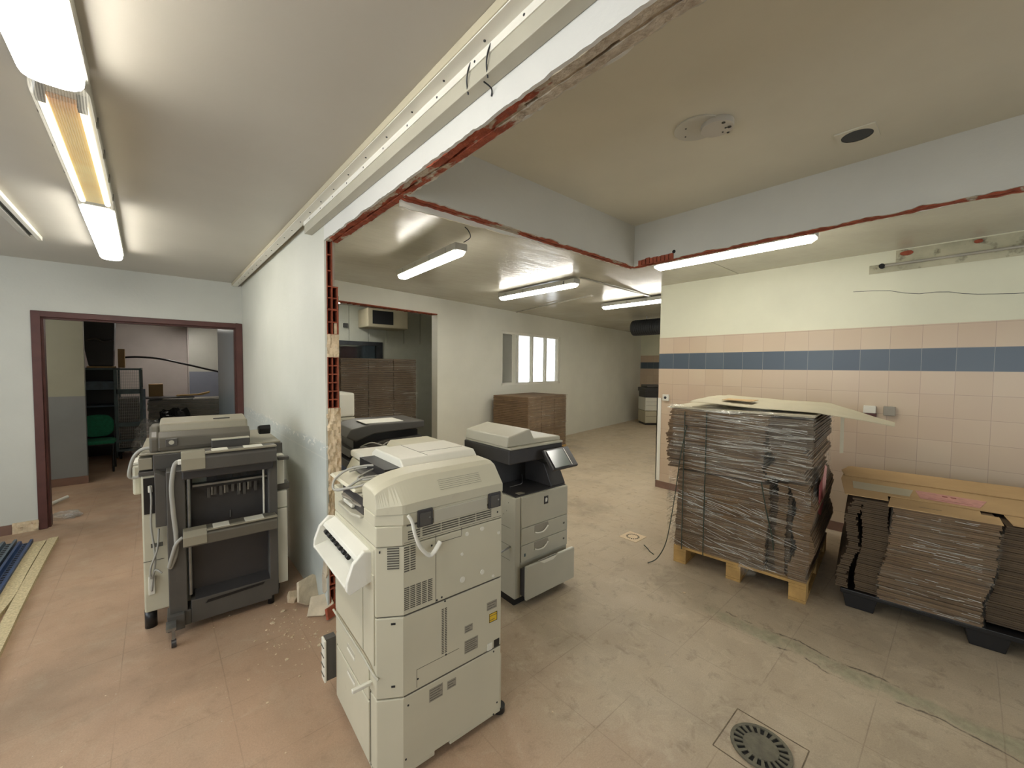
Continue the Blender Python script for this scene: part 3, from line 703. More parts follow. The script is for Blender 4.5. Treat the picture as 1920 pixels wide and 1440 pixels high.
# cabinet
mb = MB(); mb.prism(foot(.05, .085), 'z', .045, .338); mb.box(.0, .06, .10, D_, .03, .045); mb.box(.29, W_, 0, D_, .028, .05); mb.box(.085, .22, 0, D_, .028, .05)
cabi = mb.build('base_cabinet', 'beige', A, bevel=.004)
MB().box(.003, .04, .12, D_-.02, .334, .342).box(.09, W_-.003, .002, D_-.02, .334, .343).build('cabinet_joint', 'seam', A)
mb = MB().prism(foot(.05, .085), 'z', .343, .655); body = mb.build('lower_body', 'beige', A, bevel=.004)
mb = MB().prism(foot(.052, .087), 'z', .659, .925); mb.build('upper_body', 'beige', A, bevel=.004)
mb = MB().prism(foot(.045, .082), 'z', .928, 1.005); mb.build('rear_collar', 'beige', A, bevel=.004)
MB().prism([(.004, .054), (.088, .004), (W_-.004, .004), (W_-.004, D_-.01), (.004, D_-.01)], 'z', .652, .931).build('joint', 'seam', A)
MB().box(W_-.001, W_+.012, .01, .05, .03, .29).build('corner_trim', 'beige', A, bevel=.003)
mb = MB().box(-.001, .002, .108, .112, .04, .338); mb.box(-.001, .002, .535, .539, .04, .338); mb.box(-.0012, .002, .11, .54, .298, .302); mb.build('door_gap', 'seam', cabi)
d = MB().box(-.006, .002, .115, .53, .05, .295).build('cabinet_door', 'beige', A, bevel=.003)
MB().box(-.0075, .0, .27, .37, .262, .285).build('handle_recess', 'greige', d, bevel=.002); MB().box(-.009, -.002, .272, .368, .258, .270).build('handle_lip', 'beige2', d, bevel=.002)
d = MB().box(-.006, .002, .115, .53, .305, .435).build('paper_drawer', 'beige', A, bevel=.003)
MB().box(-.0075, .0, .27, .37, .372, .398).build('handle_recess', 'greige', d, bevel=.002); MB().box(-.009, -.002, .272, .368, .366, .378).build('handle_lip', 'beige2', d, bevel=.002)
MB().curve([(-.010, .56, .452), (-.012, .35, .455), (-.012, .16, .458), (-.006, .07, .440), (.004, .04, .425)], .005, 8).build('metal_rail', 'greige', A)
MB().box(-.075, 0, .088, .104, .378, .392).build('side_lever', 'beige2', A, bevel=.003)
d = MB().box(-.008, .002, .175, .535, .47, .79).build('side_cover', 'beige', A, bevel=.004)
MB().box(-.0095, .0, .335, .40, .70, .722).build('handle_recess', 'greige', d, bevel=.001); MB().box(-.011, -.002, .337, .398, .69, .703).build('handle_lip', 'beige2', d, bevel=.002)
MB().box(-.006, .002, .06, .17, .47, .82).build('side_cover', 'beige', A, bevel=.003)
# bypass unit with rollers
bp_ = MB().box(-.004, .01, .06, .55, .78, .915).build('paper_exit_unit', 'beige', A, bevel=.004)
for y in (.085, .545):
    MB().prism([(.0, .90), (-.03, .908), (-.07, .87), (-.092, .81), (-.094, .775), (-.082, .758), (.0, .785)], 'y', y, y+.022).build('side_cheek', 'white', bp_, bevel=.004)
MB().prism([(0, .905), (-.05, .885), (-.056, .870), (0, .862)], 'y', .107, .545).build('upper_guide', 'white', bp_, bevel=.003)
MB().prism([(0, .79), (-.090, .772), (-.095, .780), (-.095, .787), (0, .808)], 'y', .107, .545).build('exit_tray', 'white', bp_, bevel=.002)
MB().box(-.016, -.004, .15, .53, .812, .860).build('roller_slot', 'white', bp_)
mb = MB()
for k in range(7): mb.cyl((-.053, .19+k*.05, .853), (-.053, .215+k*.05, .853), .009, 10)
mb.each('roller', 'black', bp_)
mb = MB().box(-.05, -.02, .10, .115, .80, .86); mb.build('latch', 'beige2', bp_, bevel=.003)
# chamfer details
t1 = Vector((.085, 0, 0)); t0 = Vector((0, .05, 0)); dirc = (t1-t0).normalized(); nrm = Vector((-dirc.y, dirc.x, 0))*-1
def chamf(mb, u0, u1, z0, z1, out=.001):
    nn = Vector((-.05, -.085, 0)).normalized()
    P = [t0+(t1-t0)*u+nn*o for u, o in ((u0, out), (u1, out), (u1, -.003), (u0, -.003))]
    vs = [(p.x, p.y, z) for z in (z0, z1) for p in P]
    mb.raw(vs, [(3, 2, 1, 0), (4, 5, 6, 7), (0, 1, 5, 4), (1, 2, 6, 5), (2, 3, 7, 6), (3, 0, 4, 7)])
mb = MB()
for i in range(9): chamf(mb, .42, .86, .842+i*.0095, .8465+i*.0095)
mb.build('side_vent', 'seam', A)
mb = MB(); chamf(mb, .55, .72, .628, .636); chamf(mb, .55, .7, .385, .393); mb.each('latch_hole', 'dkmetal', A)
mb = MB(); chamf(mb, .12, .17, .905, .913); mb.build('screw', 'dkmetal', A)
# back details
mb = MB(); grille(mb, .105, .155, .945, .982, 4); grille(mb, .165, .50, .945, .982, 4, cols=4); mb.build('rear_vent', 'seam', A)
mb = MB(); grille(mb, .09, .14, .825, .925, 11, cols=2); mb.build('rear_vent', 'seam', A)
mb = MB(); grille(mb, .09, .212, .678, .768, 12, cols=5); mb.build('rear_vent', 'seam', A)
mb = MB(); grille(mb, .25, .278, .435, .625, 26, cols=2); mb.build('rear_vent', 'seam', A)
mb = MB().box(.2225, .2245, -.0007, .002, .66, .935).box(.342, .3435, -.0005, .002, .90, .935).box(.2245, .342, -.0005, .002, .898, .9).box(.09, .545, -.0006, .002, .6555, .6585)
mb.box(.09, .55, -.0006, .002, .936, .9375).box(.14, .1415, -.0006, .002, .352, .423).box(.14, .333, -.0006, .002, .4225, .424); mb.build('panel_joints', 'seam', A)
mb = MB()
for (x, z, r) in [(.348, .712, .012), (.449, .712, .010), (.345, .821, .006), (.447, .904, .009), (.537, .863, .007), (.508, .675, .006), (.37, .90, .008)]: mb.cyl((x, -.003, z), (x, .002, z), r, 16, r2=r*1.15)
mb.each('panel_dimple', 'beige2', A)
mb = MB()
for (x, z) in [(.205, .897), (.237, .897), (.105, .30), (.535, .08), (.515, .035), (.075+.02, .09), (.228, .668), (.25, .672), (.265, .650), (.53, .958), (.27, .425), (.145, .385), (.514, .327)]: mb.cyl((x, -.0012, z), (x, .002, z), .004, 8)
mb.each('screw', 'dkmetal', A)
def sticker(x0, x1, z0, z1, m, lines=0, y=-.0012, nm='sticker'):
    o = bx(x0, x1, y, .001, z0, z1).build(nm, m, A)
    if lines:
        mb = MB()
        for k in range(lines):
            z = z1-(z1-z0)*(k+.6)/(lines+.2); mb.box(x0+.003, x1-.004-(k % 2)*.01, y-.0004, y, z-.0012, z+.0012)
        mb.build('printed_lines', 'seam', o)
    return o
sticker(.475, .53, .527, .563, 'label', 3); sticker(.36, .40, .475, .505, 'label', 3); sticker(.36, .428, .385, .44, 'label', 6)
sticker(.194, .255, .262, .315, 'label', 5); sticker(.276, .318, .272, .307, 'label', 3)
sticker(.488, .532, .468, .508, 'yellow', 2, nm='warning_sticker')
mb = MB().box(.488, .532, -.0016, -.001, .468, .4705).box(.488, .532, -.0016, -.001, .5055, .508).box(.488, .4905, -.0016, -.001, .468, .508).box(.5295, .532, -.0016, -.001, .468, .508); mb.build('sticker_border', 'black', A)
MB().box(.515, .545, -.001, .002, .345, .378).build('power_socket', 'black', A); MB().box(.478, .505, -.004, .002, .345, .376).build('socket_cover', 'beige2', A, bevel=.002)
# scanner and lid
mb = MB().prism([(-.002, .17), (-.002, .055), (.085, -.004), (W_, -.004), (W_, D_), (-.002, D_), (-.002, .44), (.03, .43), (.03, .18)], 'z', 1.005, 1.048); sc = mb.build('scanner_unit', 'beige', A, bevel=.004)
MB().box(.10, W_-.01, -.001, .02, .998, 1.009).build('joint', 'seam', A)
MB().box(.21, .47, -.008, 0, .985, 1.04).build('rear_bar', 'greige', A, bevel=.004)
for x0, x1 in ((.141, .205), (.475, .54)):
    h = MB().box(x0, x1, -.012, 0, .985, 1.052).build('hinge', 'ddgrey', A, bevel=.003)
    MB().box(x0+.008, x1-.010, -.016, -.010, .99, 1.04).build('hinge_plate', 'dgrey', h, bevel=.002)
    MB().cyl((x1-.018, -.018, 1.02), (x1-.018, -.014, 1.02), .004, 10).build('hinge_screw', 'steel', h)
# document feeder: strip along the back with a sloping chamfer, cut at its left end
prof = [(-.006, 1.048), (-.006, 1.086), (.055, 1.165), (.085, 1.178), (.17, 1.182), (.19, 1.17), (.19, 1.048)]
mb = MB(); secs = [(.20*(i/20)**1.5, 0, .62+.38*math.sin(min(1, i/20)*math.pi/2), .05*max(0, 1-(.20*(i/20)**1.5)/.085)) for i in range(21)] + [(W_-.03, 0, 1, 0), (W_-.015, 0, .985, 0), (W_-.004, 0, .95, 0), (W_, 0, .90, 0)]
rings = []
for x, _, k, dy in secs: rings.append([(x, y+dy*(1 if y < .05 else 0), 1.048+(z-1.048)*k) for y, z in prof])
n = len(prof)
vs = [p for r in rings for p in r]
fs = [(i*n+j, i*n+(j+1) % n, (i+1)*n+(j+1) % n, (i+1)*n+j) for i in range(len(rings)-1) for j in range(n)] + [tuple(range(n))[::-1], tuple((len(rings)-1)*n+j for j in range(n))]
mb.raw(vs, [f[::-1] for f in fs]); fd = mb.build('document_feeder', 'beige', A, bevel=.005)
bm = bmesh.new(); bm.from_mesh(fd.data); bmesh.ops.recalc_face_normals(bm, faces=bm.faces); bm.to_mesh(fd.data); bm.free()
mb = MB()
for i in range(6):
    z = 1.108+i*.0065; y = -.006+(z-1.086)*.061/.079; mb.box(.25, .45, y-.0012, y+.002, z, z+.0015)
mb.build('feeder_vent', 'greige', fd)
mb = MB().prism([(.19, 1.12), (.19, 1.176), (.22, 1.205), (.50, 1.205), (.545, 1.18), (.555, 1.12), (.555, 1.048), (.19, 1.048)], 'x', .17, W_-.005)
cv = mb.build('feeder_cover', 'beige2', A, bevel=.006)
MB().box(.30, .302, .22, .50, 1.2045, 1.2057).box(.30, W_-.02, .300, .302, 1.2045, 1.2057).build('cover_joint', 'seam', cv)
MB().box(.02, .17, .19, .54, 1.049, 1.062).build('feeder_tray', 'beige', A, bevel=.003)
MB().prism([(.17, 1.11), (.17, 1.125), (-.02, 1.112), (-.03, 1.103), (-.02, 1.10), (.10, 1.095)], 'y', .20, .53).build('input_tray', 'beige', A, bevel=.003)
MB().box(.10, .171, .21, .51, 1.126, 1.17).build('feeder_mouth', 'black', A)
MB().prism([(.05, .30), (.12, .26), (.15, .50), (.06, .50)], 'z', 1.128, 1.135).build('paper_guide', 'dgrey', A, bevel=.002)
MB().prism([(.06, .215), (.075, .215), (.0675, .23)], 'z', 1.124, 1.15).build('tray_stop', 'greige', A)
# output slot on the left side
MB().box(.0, .032, .18, .43, 1.006, 1.09).build('output_slot', 'ddgrey', A)
MB().prism([(.03, .43), (-.022, .42), (-.030, .40), (-.03, .24), (-.012, .18), (.03, .175)], 'z', 1.0, 1.012).build('output_tray', 'greige', A, bevel=.003)
MB().prism([(.03, .42), (-.014, .41), (-.02, .38), (-.008, .32), (-.014, .25), (-.002, .20), (.03, .195)], 'z', 1.038, 1.046).build('output_flap', 'grey_plastic', A, bevel=.002)
MB().box(-.016, .0, .27, .38, 1.018, 1.034).build('tray_grip', 'beige2', A, bevel=.004)
MB().prism([(.03, 1.05), (-.01, 1.092), (.03, 1.10)], 'y', .18, .43).build('slot_hood', 'greige', A, bevel=.002)
# open filter panel at the far left foot, casters
f = MB().box(-.055, -.045, .55, .60, .12, .32).build('side_flap', 'beige2', A, bevel=.003)
MB().box(-.046, -.0, .56, .60, .12, .32).build('flap_core', 'dgrey', f)
mb = MB()
for k in range(4): mb.box(-.058, -.044, .553, .602, .15+k*.045, .153+k*.045)
mb.build('flap_ribs', 'seam', f)
for x, y in ((.03, .10), (.03, D_-.05), (W_-.02, .08), (W_-.03, D_-.05)): MB().cyl((x, y-.02, .024), (x, y+.02, .024), .024, 16).build('caster', 'black', A)
MB().cyl((W_+.015, .03, .004), (W_+.015, .03, .03), .028, 20).build('levelling_foot', 'black', A)
# white strap hanging at the back, cables on the lid
MB().curve([(.10, -.012, 1.045), (.112, -.022, 1.02), (.118, -.03, .98), (.135, -.032, .93), (.165, -.03, .888), (.185, -.028, .875), (.205, -.026, .885), (.232, -.02, .912)], .0095, 8, flat=.6).build('plastic_strap', 'white', A)
mb = MB()
mb.curve([(.14, .30, 1.15), (.10, .34, 1.165), (.02, .40, 1.15), (-.035, .42, 1.11), (-.06, .36, 1.085), (-.04, .28, 1.10), (.02, .26, 1.135), (.09, .25, 1.14), (.14, .24, 1.148), (.165, .27, 1.15)], .005, 8)
mb.curve([(.14, .36, 1.15), (.08, .33, 1.145), (.02, .30, 1.13), (.04, .24, 1.135), (.12, .23, 1.145), (.16, .29, 1.145)], .0045, 8)
mb.curve([(-.055, .33, 1.09), (-.02, .23, 1.115), (.05, .20, 1.135), (.12, .25, 1.15), (.14, .33, 1.145), (.10, .42, 1.14), (.03, .44, 1.128)], .0045, 8)
mb.each('cable', 'cable', A)
MB().cyl((.13, .30, 1.15), (.15, .34, 1.16), .008, 8).build('plug', 'grey_plastic', A)

# ---- copier C: grey machine with drawers behind A
Cc = thing('photocopier', 'grey-beige photocopier with paper drawers and its bottom drawer pulled out, behind the tall beige one', 'photocopier', (1.76, 1.945, 0), R(-1))
W2, D2 = .51, .58
MB().box(0, W2, .0, D2, .05, .735).build('body', 'greige', Cc, bevel=.006)
MB().box(.045, .0475, -.001, .002, .05, .735).build('panel_joint', 'seam', Cc)
d = MB().box(.05, W2-.002, -.008, .004, .522, .733).build('front_door', 'greige', Cc, bevel=.006)
b_ = MB().box(.258, .298, -.0105, -.006, .645, .700).build('badge', 'ddgrey', d); MB().prism([(.27, .66), (.286, .66), (.29, .68), (.283, .69), (.27, .683)], 'y', -.012, -.0104).build('badge_mark', 'white', b_)
for i, (z0, z1) in enumerate([(.405, .518), (.29, .401)]):
    d = MB().box(.05, W2-.002, -.008, .004, z0, z1).build('paper_drawer', 'greige', Cc, bevel=.004)
    pts = [(.17, z1-.002), (.30, z1-.002), (.31, z1-.03), (.29, z1-.055), (.24, z1-.065), (.19, z1-.06), (.17, z1-.045)]
    MB().prism(pts, 'y', -.0095, -.006).build('handle_scoop', 'grey_plastic', d, bevel=.002)
    MB().curve([(.17, -.012, z1-.05), (.20, -.018, z1-.058), (.25, -.02, z1-.056), (.30, -.012, z1-.03)], .005, 8).build('handle_lip', 'beige2', d)
    MB().box(W2-.05, W2-.035, -.0095, -.006, (z0+z1)/2-.006, (z0+z1)/2+.006).build('paper_gauge', 'seam', d)
d = MB().box(.045, W2+.015, -.065, -.045, .055, .283).build('bottom_drawer', 'greige', Cc, bevel=.005)
MB().box(.05, W2, -.045, .10, .07, .25).build('drawer_box', 'ddgrey', d)
MB().prism([(.17, .283), (.21, .262), (.30, .262), (.34, .283)], 'y', -.066, -.044).build('handle_scoop', 'beige2', d)
MB().box(.36, W2+.005, -.06, -.046, .2835, .285).build('index_strip', 'white', d)
MB().box(.075, .088, -.0105, -.007, .325, .345).build('lock', 'cage', Cc)
MB().box(.01, W2-.01, .02, D2-.02, .0, .05).build('plinth', 'black', Cc)
MB().box(.012, W2-.01, .01, D2-.01, .735, .742).build('output_deck', 'ddgrey', Cc, bevel=.002)
MB().box(.06, .11, .03, .07, .742, .744).build('deck_sticker', 'label', Cc)
MB().box(.012, W2-.01, .30, D2, .742, .95).build('rear_block', 'ddgrey', Cc, bevel=.004)
MB().prism([(.02, .742), (.02, .752), (.10, .90), (.30, .93), (.30, .742)], 'x', .36, W2-.005).build('operator_column', 'ddgrey', Cc, bevel=.004)
s1 = MB().box(-.005, W2+.005, .06, D2+.02, .945, 1.045).build('scanner_unit', 'ddgrey', Cc, bevel=.008)
MB().box(.0, W2, .05, D2+.01, 1.045, 1.06).build('scanner_glass_frame', 'greige', Cc, bevel=.004)
MB().prism([(-.01, 1.06), (.0, 1.13), (.20, 1.17), (.24, 1.10), (W2, 1.09), (W2+.005, 1.06)], 'y', .08, D2).build('document_feeder', 'greige', Cc, bevel=.008)
p = MB().prism([(-.075, .885), (-.085, .90), (.02, 1.02), (.035, 1.01), (-.06, .885)], 'x', .27, W2+.02).build('control_panel', 'ddgrey', Cc, bevel=.004)
mb = MB(); mb.raw([(.29, -.079, .909), (.45, -.079, .909), (.45, .010, 1.010), (.29, .010, 1.010)], [(0, 1, 2, 3)]); q = mb.build('touch_screen', 'screen', Cc); q.location = (0, -.006, .003)
mb = MB(); mb.raw([(.462, -.079, .909), (.468, -.079, .909), (.468, .010, 1.010), (.462, .010, 1.010)], [(0, 1, 2, 3)]); q = mb.build('indicator_strip', 'white', Cc); q.location = (0, -.006, .003)
MB().curve([(.12, .2, .745), (.2, .17, .76), (.24, .2, .775), (.28, .25, .80)], .003, 6).build('paper_flag', 'steel', Cc)
MB().tube([(-.09, .06, .37), (-.002, .045, .40)], .006, 8).build('side_lever', 'steel', Cc)
mb = MB()
for z in (.30, .40, .52): mb.box(-.001, .001, .05, D2-.02, z, z+.002)
mb.build('side_joints', 'seam', Cc)
mb = MB()
for (y, z) in [(.07, .69), (.09, .63), (.12, .60)]: mb.cyl((-.001, y, z), (.002, y, z), .003, 8)
mb.each('screw', 'seam', Cc)

# ---- copier B: machine with open dark feeding frame near the doorway
B = thing('photocopier', 'old photocopier with an exposed charcoal finisher frame, against the grey-green wall', 'photocopier', (0, 3.03, 0), R(-2))
bd = MB().box(-.085, .64, .17, .80, .11, .94).build('main_body', 'beige', B, bevel=.008)
MB().box(.56, .66, .08, .70, .10, .62).build('side_door', 'beige2', B, bevel=.005); MB().box(.56, .66, .08, .70, .625, .74).build('side_door', 'beige2', B, bevel=.005)
MB().box(.56, .645, .08, .70, .79, .99).build('side_door', 'beige2', B, bevel=.005)
MB().box(.57, .68, .10, .2, .745, .785).build('door_latch', 'dgrey', B)
MB().box(.60, .665, .02, .06, .965, .985).build('side_knob', 'dgrey', B, bevel=.003)
MB().box(-.084, .01, .168, .172, .42, .423).box(-.05, .005, .168, .172, .50, .525).build('panel_joint', 'seam', bd)
MB().box(-.095, .65, .16, .82, .94, .965).build('belt_band', 'dgrey', B, bevel=.003)
MB().box(-.03, .65, .158, .83, .965, 1.06).build('scanner_unit', 'dgrey', B, bevel=.004)
MB().box(-.095, -.032, .165, .75, .975, 1.045).build('scanner_end', 'feeder_top', B, bevel=.004)
MB().box(-.09, .64, .17, .85, 1.06, 1.072).build('glass_frame', 'feeder_top', B, bevel=.003)
MB().box(-.13, -.09, .30, .70, .80, .98).build('side_hopper', 'beige', B, bevel=.012)
MB().box(-.128, -.095, .32, .5, .985, .998).build('paper', 'white', B)
mb = MB(); mb.prism([(.17, 1.072), (.165, 1.10), (.17, 1.16), (.22, 1.185), (.24, 1.235), (.46, 1.25), (.52, 1.22), (.56, 1.072)], 'x', .0, .455)
ad = mb.build('document_feeder', 'feeder_top', B, bevel=.012)
MB().prism([(.163, 1.078), (.158, 1.10), (.163, 1.158), (.205, 1.188), (.225, 1.188), (.21, 1.075)], 'x', -.004, .46).build('feeder_front', 'feeder_side', ad, bevel=.006)
MB().prism([(.17, 1.072), (.165, 1.16), (.22, 1.19), (.24, 1.225), (.52, 1.21), (.55, 1.072)], 'x', -.045, .0).build('feeder_end', 'feeder_side', ad, bevel=.012)
MB().box(.03, .085, .152, .16, 1.105, 1.15).build('logo_plate', 'dgrey', ad, bevel=.002); MB().cyl((.057, .150, 1.128), (.057, .156, 1.128), .013, 16).build('logo_disc', 'greige', ad)
MB().box(.27, .36, .30, .315, 1.238, 1.2445).build('feeder_slot', 'ddgrey', ad)
MB().box(.25, .45, .10, .155, 1.075, 1.125).build('rear_tray', 'dgrey', B, bevel=.003); MB().box(.25, .45, .09, .155, 1.125, 1.13).build('tray_lip', 'greige', B, bevel=.001)
MB().prism([(.30, 1.11), (.36, 1.11), (.38, 1.13), (.38, 1.16), (.30, 1.175), (.285, 1.15)], 'x', .53, .60).build('control_box', 'black', B, bevel=.006)
# frame
fr = MB().box(.03, .115, .0, .15, .12, .98).box(.06, .13, .0, .12, .05, .14).box(.54, .59, .0, .15, .07, 1.0).build('frame_posts', 'dgrey', B, bevel=.005)
MB().box(.13, .55, -.0, .14, .05, .19).build('bottom_panel', 'dgrey', B, bevel=.005)
MB().prism([(.20, .150), (.50, .165), (.51, .180), (.21, .168)], 'y', -.002, .001).build('paper_slot', 'black', B)
MB().prism([(.03, .66), (.03, .95), (-.02, .98), (-.02, .66)], 'y', .03, .15).build('side_bracket', 'dgrey', B, bevel=.003)
MB().box(.13, .54, .09, .12, .19, .52).build('lower_back_panel', 'ddgrey', B); MB().prism([(.0, .19), (.09, .19), (.09, .215)], 'x', .15, .54).build('lower_shelf', 'ddgrey', B)
MB().box(.13, .54, .11, .14, .52, .98).build('upper_back_panel', 'ddgrey', B)
MB().box(.15, .54, .05, .11, .86, .872).build('guide_bar', 'steel', B); MB().box(.15, .54, .05, .11, .845, .86).build('guide_rail', 'black', B)
MB().box(.15, .22, .09, .108, .875, .93).build('foil_patch', 'screen', B)
mb = MB(); rnd = random.Random(3)
for k in range(9):
    x = .22+k*.031; mb.box(x, x+.016, .08, .11, .76+rnd.random()*.05, .845)
mb.each('guide_finger', 'dgrey', B)
mb = MB()
for x in (.24, .305, .385, .43): mb.box(x, x+.008, .07, .085, .79, .845)
mb.each('metal_finger', 'steel', B)
mb = MB()
for x in (.27, .35, .43): mb.prism([(x, .88), (x+.05, .88), (x+.035, .95), (x+.01, .95)], 'y', .09, .11)
mb.each('gear_cover', 'black', B)
MB().box(.335, .341, .10, .108, .62, .665).build('metal_pin', 'steel', B)
for x in (.118, .535): r_ = MB().cyl((x+.012, .02, .22), (x+.012, .02, .97), .010, 12).build('guide_rod', 'steel', B)
MB().cyl((.515, .03, .55), (.515, .03, .95), .006, 8).build('light_strip', 'beige2', B)
for zz, nm in ((.985, 'upper'), (.545, 'lower')):
    lh = .105 if nm == 'upper' else .085
    br = MB().prism([(-.09, zz), (-.09, zz+lh*.7), (-.06, zz+lh), (.02, zz+lh), (.02, zz)], 'x', .10, .575).build('crossbar', 'dgrey' if nm == 'upper' else 'feeder_side', B, bevel=.006)
    MB().prism([(-.095, zz+.01), (-.095, zz+lh*.72), (-.062, zz+lh+.004), (.0, zz+lh+.004), (.0, zz+lh)], 'x', .10, .21).build('crossbar_cap', 'feeder_top', br, bevel=.004)
    MB().box(.21, .575, -.092, -.06, zz+lh*.90, zz+lh+.002).build('crossbar_lip', 'feeder_top', br, bevel=.004)
    MB().box(.24, .32, -.088, -.01, zz+lh-.003, zz+lh+.005).build('label_window', 'beige2', br)
    MB().box(.40, .50, -.088, -.01, zz+lh-.003, zz+lh+.005).build('label_window', 'beige2', br)
    if nm == 'upper': MB().box(.10, .56, -.04, .10, .93, .985).build('crossbar_base', 'ddgrey', br, bevel=.008)
MB().box(-.075, -.01, .160, .172, .71, .925).build('socket_recess', 'black', B)
MB().box(-.055, -.035, .15, .165, .84, .88).build('plug', 'beige2', B, bevel=.003)
mb = MB().curve([(-.045, .15, .88), (-.04, .13, .80), (-.045, .14, .65), (-.035, .14, .52), (-.03, .13, .43), (-.04, .13, .35), (-.05, .14, .25)], .005, 8)
mb.curve([(-.01, .13, .62), (-.02, .12, .50), (-.05, .12, .40), (-.05, .13, .33), (-.03, .12, .38), (.0, .1, .36)], .005, 8)
mb.each('cable', 'cable', B)
MB().box(-.065, -.035, .155, .17, .22, .33).build('power_inlet', 'beige2', B, bevel=.003)
mb = MB().curve([(.095, -.02, 1.04), (.07, -.03, 1.02), (.055, -.03, .90), (.06, -.025, .75), (.07, -.02, .60), (.065, -.02, .50), (.04, -.01, .42)], .012, 8)
mb.curve([(.10, -.05, .60), (.07, -.05, .57), (.05, -.04, .50), (.035, -.02, .43)], .010, 8)
mb.curve([(-.02, .20, 1.10), (-.08, .22, 1.09), (-.12, .24, 1.04), (-.14, .25, .95), (-.13, .26, .92), (-.09, .25, .925)], .010, 8)
mb.each('hose', 'cable', B)
MB().box(.085, .11, -.05, -.01, 1.025, 1.05).build('hose_connector', 'white', B, bevel=.003)
c_ = MB().box(.015, .06, -.115, -.02, .10, .115).box(.04, .055, -.11, -.075, .045, .11).build('caster_bracket', 'steel', B); MB().cyl((.038, -.105, .022), (.06, -.105, .022), .022, 16).build('caster_wheel', 'ddgrey', B)
MB().box(.02, .10, -.03, .10, .05, .14).build('frame_foot', 'dgrey', B, bevel=.004)
mb = MB()
for (x, y) in ((-.06, .22), (-.06, .72), (.6, .22), (.6, .72)): mb.cyl((x, y, 0), (x, y, .11), .03, 12)
mb.cyl((.55, .05, 0), (.55, .05, .08), .02, 10); mb.each('foot', 'black', B)

# ---- machines behind the jamb
Dk = thing('photocopier', 'dark charcoal photocopier piled with trays, papers and cables behind the brick jamb', 'photocopier', (1.12, 3.15, 0), R(-4))
MB().box(.0, .62, 0, .60, .06, .80).build('body', 'dgrey', Dk, bevel=.008); MB().box(-.006, .03, .01, .59, .06, .80).build('side_panel', 'blue', Dk, bevel=.004)
MB().box(.02, .60, .02, .58, 0, .06).build('plinth', 'black', Dk)
MB().box(-.02, .64, -.02, .62, .80, .86).build('top_deck', 'ddgrey', Dk, bevel=.006)
MB().prism([(.0, .88), (.02, .93), (.30, .99), (.62, 1.0), (.62, .95), (.30, .92), (.10, .86)], 'y', .05, .5).build('paper_tray', 'dgrey', Dk, bevel=.006)
MB().prism([(-.02, 1.04), (.02, 1.10), (.18, 1.13), (.64, 1.13), (.64, 1.07), (.20, 1.05), (.05, 1.0)], 'y', .04, .52).build('lid', 'dgrey', Dk, bevel=.01)
MB().box(.05, .6, .1, .45, .92, 1.05).build('inner_block', 'black', Dk)
MB().box(.14, .46, .08, .34, 1.131, 1.136).build('paper', 'white', Dk)
mb = MB().curve([(.06, .04, .93), (.10, .0, .96), (.20, -.01, .93), (.30, .0, .98), (.40, .01, .94), (.50, 0, .98)], .006, 6)
mb.curve([(.08, .02, .96), (.16, -.01, .99), (.28, -.01, .95), (.36, .0, .97), (.5, 0, .93)], .006, 6); mb.each('cable', 'cable', Dk)
Lg = thing('photocopier', 'low beige photocopier lid and feeder seen just beyond the tall machine with cables', 'photocopier', (.98, 2.28, 0), R(-3))
MB().box(0, .55, .0, .5, .05, .90).build('body', 'beige', Lg, bevel=.008); MB().box(.02, .53, .02, .48, 0, .05).build('plinth', 'black', Lg)
MB().prism([(-.05, .90), (-.01, .975), (.56, .985), (.56, .90)], 'y', -.0, .5).build('scanner_unit', 'beige', Lg, bevel=.006)
MB().box(-.02, .56, .03, .5, .985, 1.03).build('lid', 'beige2', Lg, bevel=.012); MB().box(.15, .2, .10, .12, 1.029, 1.033).build('lid_slot', 'seam', Lg)
MB().prism([(.22, 1.03), (.25, 1.07), (.55, 1.07), (.55, 1.03)], 'y', .08, .48).build('document_feeder', 'beige', Lg, bevel=.008)
Tw = thing('printer', 'slim pale grey printer tower beyond the dark photocopier, by the brick jamb', 'printer', (1.35, 4.55, 0), R(0))
MB().box(0, .32, 0, .45, .06, 1.03).build('body', 'greige', Tw, bevel=.01); MB().box(0, .32, 0, .4, 1.035, 1.30).build('upper_unit', 'beige2', Tw, bevel=.02); MB().box(.0, .3, .02, .4, 0, .06).build('plinth', 'black', Tw)
MB().box(.18, .31, -.006, .0, .98, 1.0).build('tray_handle', 'seam', Tw)
Fc = thing('photocopier', 'small distant photocopier with a black top against the far tiled wall', 'photocopier', (10.35, 6.0, 0), R(-40))
MB().box(0, .6, 0, .6, .06, .40).build('cabinet', 'kraft', Fc, bevel=.01); MB().box(.02, .58, .02, .58, 0, .06).build('plinth', 'black', Fc)
MB().box(0, .6, 0, .6, .41, .78).build('body', 'beige2', Fc, bevel=.01); MB().box(.02, .6, .05, .6, .78, .95).build('output_bay', 'ddgrey', Fc)
MB().box(-.02, .62, 0, .6, .95, 1.06).build('scanner_unit', 'ddgrey', Fc, bevel=.01); MB().box(.05, .5, .05, .55, 1.06, 1.14).build('document_feeder', 'dgrey', Fc, bevel=.02)
mb = MB()
for z in (.25, .55, .66): mb.box(.02, .58, -.003, 0, z, z+.006)
mb.build('drawer_joints', 'seam', Fc)

